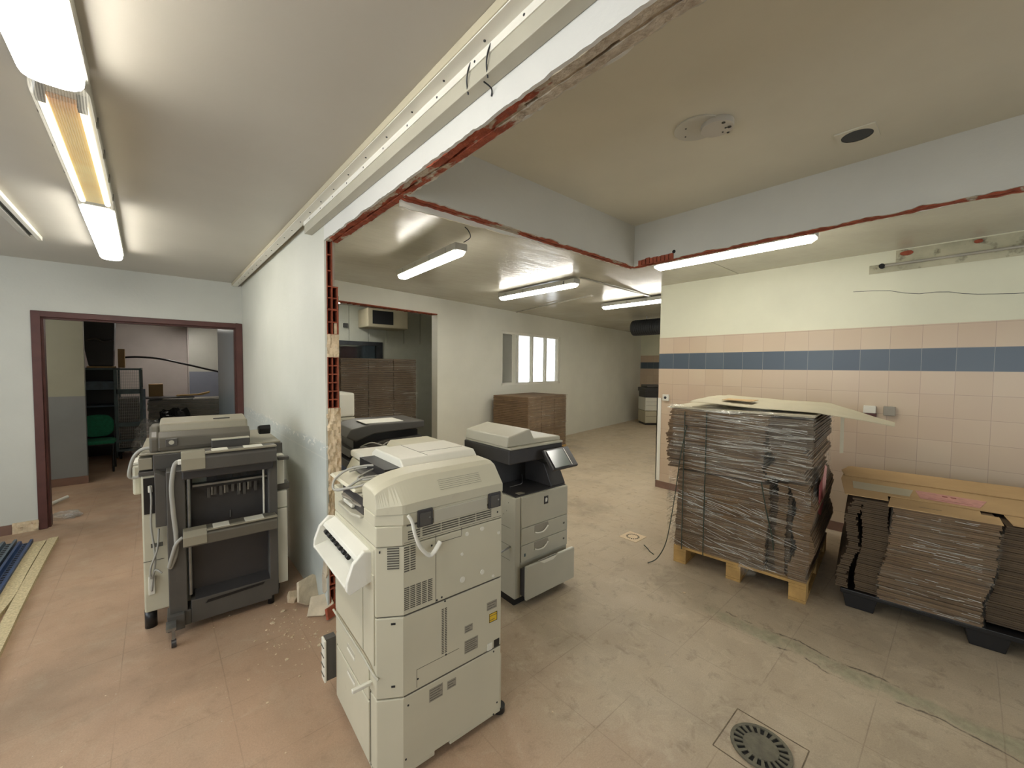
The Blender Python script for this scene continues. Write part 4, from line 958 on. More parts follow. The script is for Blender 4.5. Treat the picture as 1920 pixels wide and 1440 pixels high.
# ================================================================== CARDBOARD ON PALLETS
def layers(x0, x1, y0, y1, z0, z1, t=.013, jit=.006, bow=lambda u: (0, 0), seed=0, m=0):
    """stack of flattened boxes: thin slabs with slightly different edges; bow(u) shifts (x, y) with height u=0..1"""
    mb = MB(); rnd = random.Random(seed); n = max(1, int((z1-z0)/t))
    for k in range(n):
        u = k/max(1, n-1); dx, dy = bow(u); z = z0+k*(z1-z0)/n
        a, b, c, d = [rnd.uniform(-jit, jit) for _ in range(4)]
        mb.box(x0+dx+a, x1+dx+b, y0+dy+c, y1+dy+d, z, z+(z1-z0)/n*.86, m)
    return mb
def film_sheet(P, nu, nv, amp=.008, seed=0, f=14):
    """wrinkled skin; P(u, v) -> point, n(u, v) approximated by outward offset"""
    mb = MB(); pts = []
    for i in range(nu+1):
        for j in range(nv+1):
            u, v = i/nu, j/nv; p, nrm = P(u, v)
            p = Vector(p); w = nz(u*f, v*f*3, seed)*amp+nz(u*f*3, v*f*8, seed+4)*amp*.6
            pts.append(p+Vector(nrm)*w)
    fs = [(i*(nv+1)+j, (i+1)*(nv+1)+j, (i+1)*(nv+1)+j+1, i*(nv+1)+j+1) for i in range(nu) for j in range(nv)]
    mb.raw(pts, fs, 0, True); return mb
def pallet(name, label, loc, rz, L, Wd, m, group=None, feet=(0, .45, .9)):
    """boards run along local y (length L); blocks under them"""
    t = thing(name, label, 'pallet', loc, rz, group)
    for k in range(5):
        x = .0+k*(Wd-.1)/4; MB().box(x, x+.1, 0, L, .122, .142).build('deck_board', m, t, bevel=.002)
    for f in feet:
        y = f*(L-.1)+.0
        MB().box(0, Wd, y, y+.1, .100, .121).build('stringer_board', m, t, bevel=.002)
        MB().box(0, Wd, y, y+.1, 0, .02).build('bottom_board', m, t, bevel=.002)
        for x in (0, (Wd-.12)/2, Wd-.12): MB().box(x, x+.12, y, y+.1, .021, .099).build('block', m, t, bevel=.004)
    return t
O1, r1 = (3.286, .675, 0), R(5.1)
pallet('wooden_pallet', 'pale wooden pallet under the tall wrapped cardboard stack', O1, r1, .90, 1.15, 'wood', feet=(0, .5, 1))
S1 = thing('cardboard_stack', 'tall stack of flattened cardboard wrapped in clear film beside the tiled wall', 'cardboard stack', O1, r1)
b1 = lambda u: (.0+.012*math.sin(u*7), .012*math.sin(u*5+1))
layers(.0, 1.10, .24, .885, .145, .775, .0125, .006, b1, 1).build('cardboard_bundle', 'card', S1)
layers(.03, 1.12, .13, .19, .145, .80, .0125, .005, lambda u: (.01*math.sin(u*9), .006*math.sin(u*6)), 2).build('cardboard_bundle', 'card', S1)
layers(-.005, 1.12, .0, .105, .145, .81, .0125, .005, lambda u: (.014*math.sin(u*6+1), -.03*(1-u)*u*4+.015*math.sin(u*14)), 3).build('cardboard_bundle', 'card', S1)
layers(.06, 1.1, .105, .24, .145, .70, .0125, .004, seed=4).build('cardboard_bundle', 'card_dark', S1)
layers(.0, 1.12, .26, .955, .79, 1.275, .0125, .012, lambda u: (.02*math.sin(u*6), .025*math.sin(u*4)), 5).build('cardboard_bundle', 'card', S1)
layers(.02, 1.12, .02, .235, .83, 1.05, .0125, .010, lambda u: (.03*u, .03*math.sin(u*8)), 6).build('cardboard_bundle', 'card', S1)
layers(.0, 1.0, -.01, .25, 1.06, 1.26, .0125, .008, lambda u: (.01, 0), 7).build('cardboard_bundle', 'card_dark', S1)
MB().box(-.004, 1.1, -.01, .96, 1.278, 1.292).build('cover_sheet', 'kraft', S1, bevel=.002)
def PF(u, v):
    # front face of the load, bulging; u across from left(1) to right(0), v up
    z = .15+1.14*v; y = -.01+(.93+.045*math.sin(v*3.0))*u
    x = -.018-.012*math.sin(u*9)*math.sin(v*7)-(.02 if v > .55 else 0)
    if u > .95: x += (u-.95)*.8
    return (x, y, z), (-1, 0, 0)
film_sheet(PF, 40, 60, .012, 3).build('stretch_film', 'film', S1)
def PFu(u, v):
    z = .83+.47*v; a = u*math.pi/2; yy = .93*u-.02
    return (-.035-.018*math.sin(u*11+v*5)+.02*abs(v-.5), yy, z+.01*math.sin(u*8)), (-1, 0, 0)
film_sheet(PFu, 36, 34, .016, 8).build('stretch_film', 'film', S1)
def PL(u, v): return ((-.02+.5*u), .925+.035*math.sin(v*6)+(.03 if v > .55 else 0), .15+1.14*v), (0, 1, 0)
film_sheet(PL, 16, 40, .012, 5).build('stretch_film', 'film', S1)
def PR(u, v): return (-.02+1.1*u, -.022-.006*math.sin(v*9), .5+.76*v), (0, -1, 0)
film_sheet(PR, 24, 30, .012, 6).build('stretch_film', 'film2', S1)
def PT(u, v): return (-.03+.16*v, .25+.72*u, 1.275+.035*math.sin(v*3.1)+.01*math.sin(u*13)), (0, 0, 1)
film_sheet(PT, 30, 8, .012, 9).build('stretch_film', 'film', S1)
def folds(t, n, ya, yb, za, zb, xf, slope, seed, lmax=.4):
    """raised creases of the stretched film, whitish to read as highlights"""
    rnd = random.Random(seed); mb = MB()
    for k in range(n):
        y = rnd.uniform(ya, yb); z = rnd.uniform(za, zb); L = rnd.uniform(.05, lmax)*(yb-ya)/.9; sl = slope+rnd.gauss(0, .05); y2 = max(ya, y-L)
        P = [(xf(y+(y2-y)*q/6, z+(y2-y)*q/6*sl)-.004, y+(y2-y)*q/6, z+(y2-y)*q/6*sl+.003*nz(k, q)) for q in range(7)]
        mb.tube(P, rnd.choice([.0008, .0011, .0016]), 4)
    mb.build('film_crease_glints', 'crease_glint', t)
M['crease_glint'] = mat('film_crease_glint', (214, 214, 206), .12, var=.02, spec=.9)  # pale colour paints bright highlights onto the film ridges
xf1 = lambda y, z: -.046 if z > .8 else -.034
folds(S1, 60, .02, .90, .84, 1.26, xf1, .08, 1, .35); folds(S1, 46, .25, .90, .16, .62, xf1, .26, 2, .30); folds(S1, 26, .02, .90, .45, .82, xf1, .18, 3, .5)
mb = MB()
for yy, seed in ((.82, 1), (.655, 2)):
    mb.curve([(-.045, yy+.01*nz(k, seed), 1.26-k*.14) for k in range(9)], .006, 6, flat=.5)
mb.curve([(-.045, .275, .80), (-.04, .24, .60), (-.035, .20, .42), (-.03, .19, .33)], .006, 6, flat=.5)
mb.curve([(-.05, .80, 1.15), (-.06, .84, .90), (-.07, .87, .60), (-.08, .90, .35), (-.10, .93, .16), (-.14, .98, .04), (-.20, 1.03, .006)], .006, 6, flat=.5)
mb.each('strap', 'strap', S1)
tag(MB().curve([(3.175, 1.73, .005), (3.20, 1.78, .005), (3.235, 1.82, .005), (3.265, 1.875, .012)], .004, 6).build('strap_offcut', 'strap'), 'loose dark strap end on the floor near the pale drain tile', 'strap')
mb = MB(); mb.raw([(.14, -.034, .80), (.40, -.036, .84), (.46, -.034, .62), (.30, -.036, .55), (.16, -.034, .60)], [(0, 4, 3, 2, 1)]); mb.build('printed_sheet', 'redprint', S1)
mb = MB(); mb.raw([(.30, -.037, .80), (.42, -.037, .90), (.56, -.036, .86), (.52, -.037, .66), (.38, -.037, .62)], [(0, 4, 3, 2, 1)]); mb.build('printed_sheet', 'pink', S1)
mb = MB().prism([(.0, .10), (.05, .08), (.10, .12), (.13, .06), (.11, .0), (.02, .02)], 'x', -.04, -.02); q = mb.build('torn_film', 'film', S1, loc=(0, .28, .08))
# bent cover sheet on top, hanging over towards the wall
def sheet(P, nu, nv, th):
    mb = MB(); T = [[Vector(P(i/nu, j/nv)) for j in range(nv+1)] for i in range(nu+1)]
    for i in range(nu):
        for j in range(nv):
            a, b, c, d = T[i][j], T[i+1][j], T[i+1][j+1], T[i][j+1]; k = Vector((0, 0, -th))
            mb.face([a, b, c, d]); mb.face([d+k, c+k, b+k, a+k])
            if i == 0: mb.face([a, d, d+k, a+k])
            if i == nu-1: mb.face([b, b+k, c+k, c])
            if j == 0: mb.face([a, a+k, b+k, b])
            if j == nv-1: mb.face([d, c, c+k, d+k])
    return mb
def PS(u, v):
    y = .80-1.20*u; x = (.0+.14*u+.05*max(0, u-.7))+v*(1.05-.12*u-2.4*max(0, u-.66))
    z = 1.346-.028*math.sin(u*2.2)+.012*math.sin(v*3)+(.0 if u < .66 else -.22*(u-.66)**1.1)-.012*max(0, .5-v)
    return (x, y, z+.010*nz(u*4, v*4, 3))
t = thing('cardboard_sheet', 'large pale bent board lying on top of the tall wrapped stack', 'cardboard sheet', O1, r1)
sheet(PS, 24, 12, .004).build('board', 'kraft', t)
sheet(lambda u, v: (.62+.05*u+.03*v, -.10-.02*v, 1.29-.33*u), 8, 3, .002).build('hanging_flap', 'kraft', S1)
MB().box(.20, .38, .40, .62, 1.352, 1.356).build('loose_scrap', 'card_top', t)

O2, r2 = (3.46, .52, 0), R(7)
t = thing('black_pallet', 'black plastic pallet under the lower cardboard stack at the right', 'pallet', O2, r2)
MB().box(0, 1.15, -1.45, .0, .095, .125).build('deck', 'black', t, bevel=.004)
for y in (-.10, -.66, -1.25):
    for x in (.02, .5, 1.0): MB().prism([(y-.07, .0), (y+.07, .0), (y+.09, .095), (y-.09, .095)], 'x', x, x+.13).build('foot', 'black', t, bevel=.004)
S2 = thing('cardboard_stack', 'lower stack of flattened brown cardboard with labels on top, partly film wrapped, right edge', 'cardboard stack', O2, r2)
lean = lambda a, b: (lambda u: (a*u+.010*math.sin(u*12), b*math.sin(u*4.0)+.012*math.sin(u*17)))
layers(-.01, 1.12, -.635, -.19, .128, .735, .012, .007, lambda u: (.03*u+.01*math.sin(u*9), -.055*u+.018*math.sin(u*7)*(1-u)), 12).build('cardboard_bundle', 'card', S2)
layers(.03, 1.1, -.205, -.075, .128, .735, .012, .004, lambda u: (.05*u, -.03*u+.01*math.sin(u*9)), 13).build('cardboard_bundle', 'card_dark', S2)
layers(.02, 1.1, -.06, .0, .128, .735, .012, .008, lambda u: (.05*u, .02-.06*u+.018*math.sin(u*10)), 14).build('cardboard_bundle', 'card_dark', S2)
layers(.06, 1.1, -1.44, -.655, .14, .72, .012, .005, lambda u: (.02*u, -.055*u+.01*math.sin(u*10)), 15).build('cardboard_bundle', 'card_dark', S2)
def top_sheet(pts, z, m='card_top', nm='flat_box', th=.006): return MB().prism(pts, 'z', z, z+th).build(nm, m, S2, bevel=.001)
top_sheet([(-.01, -.215), (-.01, -.69), (.16, -.70), (.16, -.63), (.30, -.64), (.30, -.24)], .737)
top_sheet([(.10, .0), (.10, -.22), (.24, -.22), (.24, -.62), (.24, -1.44), (1.12, -1.44), (1.12, .02), (.6, .04)], .744)
top_sheet([(.03, -.73), (.03, -1.44), (.24, -1.44), (.24, -.73)], .737)
top_sheet([(.70, .02), (.70, -1.3), (1.14, -1.35), (1.12, .0), (.9, .05)], .752)
top_sheet([(.22, -.06), (.22, -.26), (.42, -.27), (.44, -.05)], .7505, 'label', 'paper_label', .001) if False else top_sheet([(.30, -.04), (.30, -.33), (.52, -.36), (.54, -.03)], .7512, 'kraft', 'paper_label', .001)
pk = top_sheet([(.30, -.38), (.28, -.64), (.50, -.70), (.53, -.37)], .7512, 'pink', 'pink_label', .001)
mb = MB(); mb.box(.33, .335, -.62, -.42, .7524, .7528).box(.44, .47, -.52, -.495, .7524, .7528).box(.44, .47, -.56, -.535, .7524, .7528); mb.build('printed_marks', 'redprint', pk)
MB().box(.08, .084, -.46, -.36, .7432, .7442).build('slot', 'seam', S2)
def P2(u, v): 
    return (-.028+.03*v+.006*math.sin(v*22), -.645+.465*u-.055*v+.018*math.sin(v*7)*(1-v), .125+.61*v), (-1, 0, 0)
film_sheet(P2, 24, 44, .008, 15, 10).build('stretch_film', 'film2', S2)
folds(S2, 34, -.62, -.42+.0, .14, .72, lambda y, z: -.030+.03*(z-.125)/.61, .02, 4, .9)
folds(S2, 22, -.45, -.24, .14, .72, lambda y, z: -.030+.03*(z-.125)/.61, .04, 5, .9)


# stack of wrapped panels behind the jamb and a stack along the back wall
def wrapped(name, label, loc, rz, w, d, h, m='card_dark', seed=1, z0=.14, group=None):
    t = thing(name, label, 'cardboard stack', loc, rz, group)
    hw = (w-.01)/3
    for k in range(3): layers(k*hw, (k+1)*hw-.012, 0, d, z0, h, .03, .004, seed=seed+k).build('cardboard_bundle', m, t)
    film_sheet(lambda u, v: ((w+.02)*u-.01, -.02, z0+(h-z0)*v), 20, 20, .01, seed) if False else None
    def PP(u, v): return (w*u, -.018, z0+(h-z0)*v), (0, -1, 0)
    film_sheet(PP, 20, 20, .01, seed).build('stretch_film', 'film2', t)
    pl = t
    return t
def simple_pallet(label, loc, rz, w, d, group=None):
    t = thing('wooden_pallet', label, 'pallet', loc, rz, group)
    for k in range(5): MB().box(0, w, k*(d-.1)/4, k*(d-.1)/4+.1, .118, .138).build('deck_board', 'wood', t)
    for x in (0, (w-.1)/2, w-.1): MB().box(x, x+.1, 0, d, 0, .118).build('skid', 'wood', t)
simple_pallet('wooden pallet under the tall dark wrapped stack behind the wall opening', (1.95, 5.85, 0), R(8), 1.3, .9)
wrapped('cardboard_stack', 'tall dark wrapped stack seen through the opening in the back wall', (1.95, 5.85, 0), R(8), 1.3, .9, 1.72, 'card_dark', 31)
simple_pallet('wooden pallet under the wrapped stack below the back window', (4.7, 4.9, 0), R(8), 1.2, .8)
wrapped('cardboard_stack', 'wrapped stack of cardboard below the back window', (4.7, 4.9, 0), R(8), 1.2, .8, 1.1, 'card', 36)
# air conditioner and things behind the inner window
t = thing('air_conditioner', 'old beige air conditioning unit with a dark square grille, high behind the wall opening', 'air conditioner', (2.85, 7.05, 2.30))
MB().box(-.03, .75, 0, .45, 0, .34).build('casing', 'kraft', t, bevel=.02); MB().box(.06, .45, -.008, .02, .06, .30).build('grille', 'black', t, bevel=.004)
tag(bx(2.55, 2.62, 7.44, 7.50, 2.30, 2.37).build('junction_box', 'ddgrey'), 'small dark junction box on the pale ribbed wall beside the air conditioner', 'junction box')
struct('wall_yard', bx(1.5, 4.5, 8.55, 8.6, 0, 2.9), 'white_wall')
tag(bx(2.68, 2.95, 7.9, 8.1, 0, 1.98).build('locker', 'maroon', bevel=.01), 'dark maroon box behind the dark-framed inner window', 'box')
tag(bx(3.05, 3.5, 7.9, 8.2, 0, 2.02).build('plastic_crate', 'bluegrey', bevel=.02), 'blue-grey crate behind the dark-framed inner window', 'crate')

# ================================================================== STORE ROOM THROUGH THE DOORWAY
t = thing('shelf_cabinet', 'open grey-green metal cabinet with dark shelves behind the green chair', 'cabinet', (-1.25, 9.55, 0))
MB().box(0, .03, 0, .45, 0, 1.53).box(.71, .74, 0, .45, 0, 1.53).build('side_panels', 'cage', t); MB().box(.03, .71, .42, .45, 0, 1.53).build('back_panel', 'black', t)
MB().box(0, .74, 0, .45, 1.50, 1.535).build('top_panel', 'cage', t)
MB().box(.03, .71, -.01, .42, 1.17, 1.31).build('shelf', 'bluegrey', t); MB().box(.03, .71, 0, .42, .88, .905).build('shelf', 'bluegrey', t); MB().box(.03, .71, 0, .42, .30, .33).build('shelf', 'cage', t)
t = thing('storage_bin', 'dark grey wrapped bin tapering downwards on top of the metal cabinet', 'bin', (-.69, 9.75, 1.56))
MB().raw([(-.14, -.15, 0), (.15, -.15, 0), (.15, .15, 0), (-.14, .15, 0), (-.28, -.18, .95), (.2, -.18, .95), (.2, .18, .95), (-.28, .18, .95)], [(3, 2, 1, 0), (4, 5, 6, 7), (0, 1, 5, 4), (1, 2, 6, 5), (2, 3, 7, 6), (3, 0, 4, 7)]) 
q = MB(); q.raw([(-.14, -.15, 0), (.15, -.15, 0), (.15, .15, 0), (-.14, .15, 0), (-.28, -.18, .95), (.2, -.18, .95), (.2, .18, .95), (-.28, .18, .95)], [(3, 2, 1, 0), (4, 5, 6, 7), (0, 1, 5, 4), (1, 2, 6, 5), (2, 3, 7, 6), (3, 0, 4, 7)])
q.build('bin_body', 'ddgrey', t, bevel=.02)
q = MB(); q.curve([(-.16, -.165, .42), (-.05, -.19, .46), (.05, -.18, .41), (.16, -.17, .45)], .02, 6); q.build('wrap_fold', 'dgrey', t)
MB().box(-.16, .17, -.17, .17, -.025, .0).build('wooden_base', 'card_top', t)
tag(MB().box(-.485, -.40, 9.7, 9.85, 1.536, 1.86).build('cardboard_box', 'card_top', bevel=.003), 'narrow upright brown cardboard box on the cabinet beside the dark bin', 'cardboard box')
t = thing('office_chair', 'green upholstered chair with black legs in front of the metal cabinet', 'chair', (-.68, 8.55, 0))
n = 20; bk = MB()
bk.prism([(.18*math.copysign(abs(math.cos(a))**.7, math.cos(a)), .66+.17*math.copysign(abs(math.sin(a))**.7, math.sin(a))) for a in [2*math.pi*i/n for i in range(n)]], 'y', .16, .20); bk.build('backrest', 'green', t, bevel=.015)
MB().prism([(-.2, -.2), (.2, -.2), (.21, .0), (.18, .18), (-.18, .18), (-.21, 0)], 'z', .42, .475).build('seat', 'green', t, bevel=.02)
for x in (-.18, .18):
    MB().curve([(x, -.18, 0), (x, -.17, .25), (x, -.16, .42)], .013, 8).build('leg', 'black', t); MB().curve([(x, .20, 0), (x, .18, .4), (x, .19, .68)], .013, 8).build('leg', 'black', t)
MB().box(-.19, .19, -.18, .18, .405, .425).build('seat_frame', 'black', t)
t = thing('cage_trolley', 'blue-grey wire mesh roll cage trolley filled with wrapped goods', 'trolley', (-.50, 9.35, 0))
mb = MB()
for (x, y) in ((0, 0), (.30, 0), (0, .8), (.30, .8)): mb.box(x-.015, x+.015, y-.015, y+.015, .15, 1.53)
mb.each('post', 'cage', t)
mb = MB()
for z in (.3, 1.15, 1.5): mb.box(0, .30, -.012, .012, z, z+.03); mb.box(.29, .31, 0, .8, z, z+.03)
mb.box(.0, .3, -.015, .015, .55, .62); mb.box(.0, .3, -.015, .01, 1.10, 1.18); mb.each('rail', 'cage', t)
mb = MB()
for k in range(12): mb.box(.02+k*.023, .024+k*.023, -.004, .0, .2, 1.5)
for k in range(26): mb.box(.0, .30, -.004, .0, .2+k*.05, .204+k*.05)
for k in range(16): mb.box(.298, .302, .02+k*.05, .024+k*.05, .2, 1.5)
for k in range(26): mb.box(.298, .302, 0, .8, .2+k*.05, .204+k*.05)
mb.build('wire_mesh', 'steel', t)
MB().box(0, .31, 0, .8, .13, .17).build('base', 'cage', t)
mb = MB()
for (x, y) in ((.03, .05), (.28, .05), (.03, .75), (.28, .75)): mb.cyl((x-.015, y, .065), (x+.015, y, .065), .065, 14)
mb.each('wheel', 'black', t)
tag(layers(-.47, -.23, 9.40, 10.1, .18, 1.02, .04, .01, seed=40).build('wrapped_goods', 'dgrey'), 'dark wrapped goods standing inside the mesh trolley', 'wrapped goods')
tag(MB().box(-.178, -.14, 9.24, 9.28, 0, 1.18).build('metal_post', 'bluegrey'), 'dark blue-grey upright bar leaning at the corner of the mesh trolley', 'bar')
tag(MB().curve([(-.47, 10.3, 1.72), (-.25, 10.3, 1.735), (.05, 10.3, 1.71), (.4, 10.3, 1.62), (.75, 10.3, 1.52), (1.05, 10.3, 1.42), (1.28, 10.3, 1.2), (1.30, 10.3, .95)], .018, 8).build('black_hose', 'black'), 'long black flexible pipe arching across the store room', 'pipe')
t = thing('wrapped_stack', 'wide low load wrapped in dusty film along the store room back', 'wrapped load', (-.12, 9.9, 0))
layers(0, 1.45, 0, .8, .14, .93, .035, .012, seed=51).build('load', 'grey_plastic', t); MB().box(0, 1.5, 0, .8, 0, .13).build('pallet_base', 'dkmetal', t)
def PP(u, v): return (1.5*u, -.03-.03*math.sin(u*9)*math.sin(v*5), .14+.82*v), (0, -1, 0)
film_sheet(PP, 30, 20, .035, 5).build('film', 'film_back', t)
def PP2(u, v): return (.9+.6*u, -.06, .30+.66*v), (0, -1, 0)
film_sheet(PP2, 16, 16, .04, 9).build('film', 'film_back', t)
tag(MB().box(-.16, .55, 9.87, 10.3, .965, .985).build('dark_board', 'ddgrey'), 'dark thin board on the wrapped load at the back', 'board')
tag(MB().prism([(.28, 1.0), (.30, 1.02), (.62, 1.03), (.80, 1.075), (.78, 1.045), (.66, 1.005)], 'y', 9.9, 10.1).build('wooden_board', 'wood', bevel=.003), 'brown plank lying aslant on the wrapped load', 'board')
tag(MB().box(-.11, .10, 10.3, 10.55, .945, 1.22).build('cardboard_box', 'card_top', bevel=.004), 'brown cardboard box standing behind the mesh trolley', 'cardboard box')
def crumple(name, cx, cy, cz, rx, ry, rz_, seed, m, n=18, amp=.35, parent=None):
    mb = MB(); P = []
    for i in range(n+1):
        th = math.pi*i/n
        for j in range(n*2):
            ph = math.pi*j/n; d = Vector((math.sin(th)*math.cos(ph), math.sin(th)*math.sin(ph), math.cos(th)))
            k = 1+amp*nz(d.x*2.6+seed, d.y*2.6, d.z*2.6)+amp*.5*abs(nz(d.x*7, d.y*7+seed, d.z*7))
            P.append((cx+d.x*rx*k, cy+d.y*ry*k, max(.003, cz+d.z*rz_*k)))
    N = n*2
    mb.raw(P, [(i*N+j, (i+1)*N+j, (i+1)*N+(j+1) % N, i*N+(j+1) % N) for i in range(n) for j in range(N)]); return mb.build(name, m, parent)
tag(crumple('plastic_bundle', -.04, 8.55, .33, .24, .22, .33, 3, 'film_back'), 'crumpled grey plastic bundle in front of the wrapped load', 'plastic bundle')
tag(crumple('black_bag_pile', .24, 9.3, .40, .27, .22, .40, 7, 'black'), 'heap of shiny black bags between the trolley and the wrapped load', 'bags')
tag(crumple('plastic_sheet', -.74, 6.16, .02, .11, .10, .045, 12, 'film_back'), 'small crumpled translucent plastic on the floor by the door frame', 'plastic')
tag(MB().cyl((-.93, 6.75, .02), (-.80, 6.90, .05), .018, 10).build('pipe_offcut', 'white'), 'short white pipe offcut on the floor beyond the doorway', 'pipe')

# ================================================================== SMALL FLOOR THINGS
# metal profiles and board strips at the left edge
def profile(name, label, p, q, w, h, m, cat, holes=True, group=None, z=0):
    p, q = Vector((p[0], p[1], z)), Vector((q[0], q[1], z)); L = (q-p).length; a = math.atan2(q.y-p.y, q.x-p.x)
    t = thing(name, label, cat, p, a, group)
    MB().prism([(-w/2, 0), (-w/2, h), (-w*.3, h), (-w*.22, h*.45), (w*.22, h*.45), (w*.3, h), (w/2, h), (w/2, 0)], 'x', 0, L).build('channel', m, t, bevel=.001)
    if holes:
        mb = MB()
        for k in range(int(L/.05)):
            mb.box(.02+k*.05, .042+k*.05, -w*.12, w*.12, h*.45-.001, h*.45+.001)
        mb.each('punched_slot', 'dark', t)
    return t
profile('rack_upright', 'dark blue perforated rack upright, first beside the pale board strip', (-.885, 5.42), (-.845, 3.0), .085, .05, 'blue', 'rack upright')
profile('rack_upright', 'grey-blue perforated rack upright, second from the pale board strip', (-.99, 5.50), (-.945, 3.0), .085, .05, 'bluegrey', 'rack upright')
profile('rack_upright', 'grey rack upright, third from the pale board strip', (-1.095, 5.56), (-1.05, 3.0), .085, .045, 'bluegrey', 'rack upright')
profile('rack_upright', 'outermost rack upright at the left picture edge', (-1.20, 5.6), (-1.155, 3.0), .085, .045, 'cage', 'rack upright')
def strip_board(label, P, w, h, z=0):
    t = thing('board_strip', label, 'board', (0, 0, z), 0, None)
    P = spline([Vector((x, y, 0)) for x, y in P], 6); mb = MB()
    for i in range(len(P)-1):
        d = (P[i+1]-P[i]).normalized(); nn = Vector((-d.y, d.x, 0))*w/2
        a, b, c, e = P[i]-nn, P[i+1]-nn, P[i+1]+nn, P[i]+nn; k = Vector((0, 0, h))
        mb.face([a+k, b+k, c+k, e+k]); mb.face([a, b, b+k, a+k]); mb.face([e, e+k, c+k, c])
        if i == 0: mb.face([a, a+k, e+k, e])
        if i == len(P)-2: mb.face([b, c, c+k, b+k])
    mb.build('strip', 'chip', t)
strip_board('pale speckled board strip next to the blue rack upright, left of its twin', [(-.80, 5.38), (-.795, 4.7), (-.785, 4.2), (-.82, 3.8), (-.90, 3.3)], .075, .03)
strip_board('outer pale speckled board strip, its far end at the doorway side', [(-.725, 5.43), (-.725, 5.0), (-.715, 4.2), (-.70, 3.6), (-.685, 3.0), (-.66, 2.5)], .06, .028)
# drains
M['draingap'] = mat('drain_frame_gap', (122, 108, 88), .8, var=.3, scale=30)
def ring_grate(t, r0, r1, n, z, zb, m, y=0, x=0, frac=.55, h='dark'):
    mb = MB(); k = n*6
    MB().cyl((x, y, zb), (x, y, zb+.001), r1*1.02, 40).build('drain_hole', 'dark', t)
    mb.cyl((x, y, zb), (x, y, z), r0, 40)
    for i in range(n):
        a0, a1 = 2*math.pi*(i)/n, 2*math.pi*(i+1-frac)/n
        P = lambda r, a, zz: (x+r*math.cos(a), y+r*math.sin(a), zz)
        rb = r0*.98; rc = r1*1.01
        vs = [P(rb, a0, zb), P(rc, a0, zb), P(rc, a1, zb), P(rb, a1, zb), P(rb, a0, z), P(rc, a0, z), P(rc, a1, z), P(rb, a1, z)]
        mb.raw(vs, [(3, 2, 1, 0), (4, 5, 6, 7), (0, 1, 5, 4), (1, 2, 6, 5), (2, 3, 7, 6), (3, 0, 4, 7)])
    return mb
t = thing('floor_drain', 'round grey cast iron floor drain grate in the foreground', 'drain', (1.885, .522, 0)); t.scale = (1.07, 1.07, 1)
mb = ring_grate(t, .062, .096, 20, .008, .0015, 'castiron')
N = 48
for i in range(N):
    a, b = 2*math.pi*i/N, 2*math.pi*(i+1)/N; P = lambda r, q, z: (r*math.cos(q), r*math.sin(q), z)
    mb.face([P(.094, a, .009), P(.106, a, .009), P(.106, b, .009), P(.094, b, .009)]); mb.face([P(.106, a, .001), P(.106, b, .001), P(.106, b, .009), P(.106, a, .009)]); mb.face([P(.094, a, .002), P(.094, a, .009), P(.094, b, .009), P(.094, b, .002)])
mb.build('grate', 'castiron', t)
q = MB()
for i in range(4):
    a = i*math.pi/2; c, s = math.cos(a), math.sin(a)
    for k in range(1): q.raw([(c*x-s*y, s*x+c*y, z) for z in (.0005, .0015) for (x, y) in ((.128, -.13), (.132, -.13), (.132, .13), (.128, .13))], [(3, 2, 1, 0), (4, 5, 6, 7), (0, 1, 5, 4), (1, 2, 6, 5), (2, 3, 7, 6), (3, 0, 4, 7)])
q.build('frame_gap', 'draingap', t)
t = thing('floor_drain', 'pale cream square drain tile with a ring of holes, beyond the grey photocopier', 'drain', (3.367, 2.052, 0))
MB().box(-.095, .095, -.09, .09, 0, .004).build('drain_tile', 'cream_drain', t, bevel=.001)
mb = MB()
for i in range(18):
    a = 2*math.pi*i/18; mb.raw([(r*math.cos(a+d), r*math.sin(a+d), z) for z in (.0035, .0046) for r, d in ((.045, -.1), (.062, -.1), (.062, .1), (.045, .1))], [(3, 2, 1, 0), (4, 5, 6, 7), (0, 1, 5, 4), (1, 2, 6, 5), (2, 3, 7, 6), (3, 0, 4, 7)])
mb.build('drain_holes', 'dark', t)
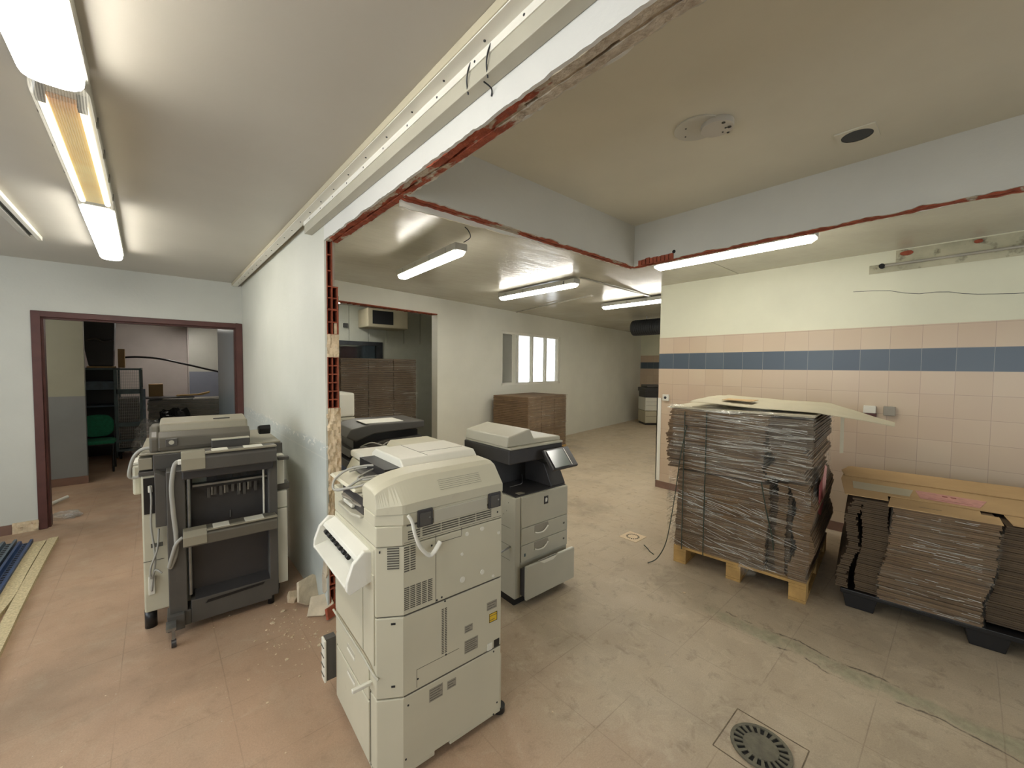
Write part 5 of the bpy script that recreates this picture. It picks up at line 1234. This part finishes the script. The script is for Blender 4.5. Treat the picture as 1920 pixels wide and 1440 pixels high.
# rubble at the foot of the jamb
def slab(name, label, x, y, z, a, tilt, pts, th, m):
    mb = MB().prism(pts, 'z', -th/2, th/2); o = mb.build(name, m, bevel=.004); o.location = (x, y, z); o.rotation_euler = (tilt[0], tilt[1], a); tag(o, label, 'rubble'); return o
slab('plaster_slab', 'larger broken plaster slab leaning against the foot of the brick jamb', .755, 2.90, .085, R(20), (R(62), R(8)), [(-.10, -.05), (-.04, -.09), (.09, -.06), (.11, .04), (.03, .09), (-.08, .07)], .022, 'plaster')
slab('plaster_slab', 'smaller broken plaster slab lying below the larger one near the machine', .76, 2.72, .055, R(-25), (R(48), R(-6)), [(-.07, -.05), (.03, -.07), (.09, -.01), (.06, .06), (-.05, .06)], .018, 'plaster')
slab('plaster_lump', 'pale lump of broken plaster at the left of the rubble heap', .665, 2.98, .03, R(10), (R(20), R(10)), [(-.035, -.02), (0, -.04), (.04, -.02), (.03, .03), (-.02, .04)], .045, 'mortar')
slab('brick_fragment', 'red brick fragment against the foot of the jamb', .80, 2.62, .04, R(30), (R(70), 0), [(-.04, -.03), (.04, -.035), (.045, .03), (-.03, .035)], .02, 'brick')
rnd = random.Random(9); mb = MB()
for k in range(170):
    if k < 120: x = .62+rnd.gauss(0, .13); y = 2.66+rnd.gauss(0, .20)
    else: x = rnd.uniform(-.5, 4.5); y = rnd.uniform(.3, 3.2)
    if x > .78 and y > 2.6: continue
    if (.56 < x < 1.2 and 1.3 < y < 1.95) or x > 3.15: continue
    s = rnd.uniform(.002, .007)*(1 if k < 120 else .7)*(2.4 if rnd.random() < .08 else 1); a = rnd.random()*6
    vs = [(x+s*rnd.uniform(.6, 1.4)*math.cos(a+i*1.57), y+s*rnd.uniform(.6, 1.4)*math.sin(a+i*1.57), z) for z in (0, s*.45) for i in range(4)]
    mb.raw(vs, [(3, 2, 1, 0), (4, 5, 6, 7), (0, 1, 5, 4), (1, 2, 6, 5), (2, 3, 7, 6), (3, 0, 4, 7)])
tag(mb.build('plaster_crumbs', 'mortar'), 'small pale plaster crumbs scattered over the floor', 'debris', kind='stuff')
# wall boxes
t = thing('wall_socket', 'small white square wall socket beside the far end of the tiled wall', 'socket', (5.058, 2.63, 1.22))
MB().box(-.03, 0, -.042, .042, -.042, .042).build('plate', 'beige2', t, bevel=.005); MB().cyl((-.034, 0, 0), (-.03, 0, 0), .018, 16).build('socket_hole', 'ddgrey', t)
t = thing('junction_box', 'grey square junction box on the pink tiles above the stacks', 'junction box', (5.058, .463, 1.232))
MB().box(-.035, 0, -.04, .04, -.045, .04).build('cover', 'grey_plastic', t, bevel=.004)
t = thing('wall_socket', 'pale socket with a dark lower edge, half hidden behind the bent board', 'socket', (5.058, .60, 1.235))
MB().box(-.035, 0, -.045, .045, -.035, .035).build('plate', 'beige2', t, bevel=.005); MB().box(-.03, 0, -.05, .04, -.07, -.036).build('lower_box', 'maroon', t)
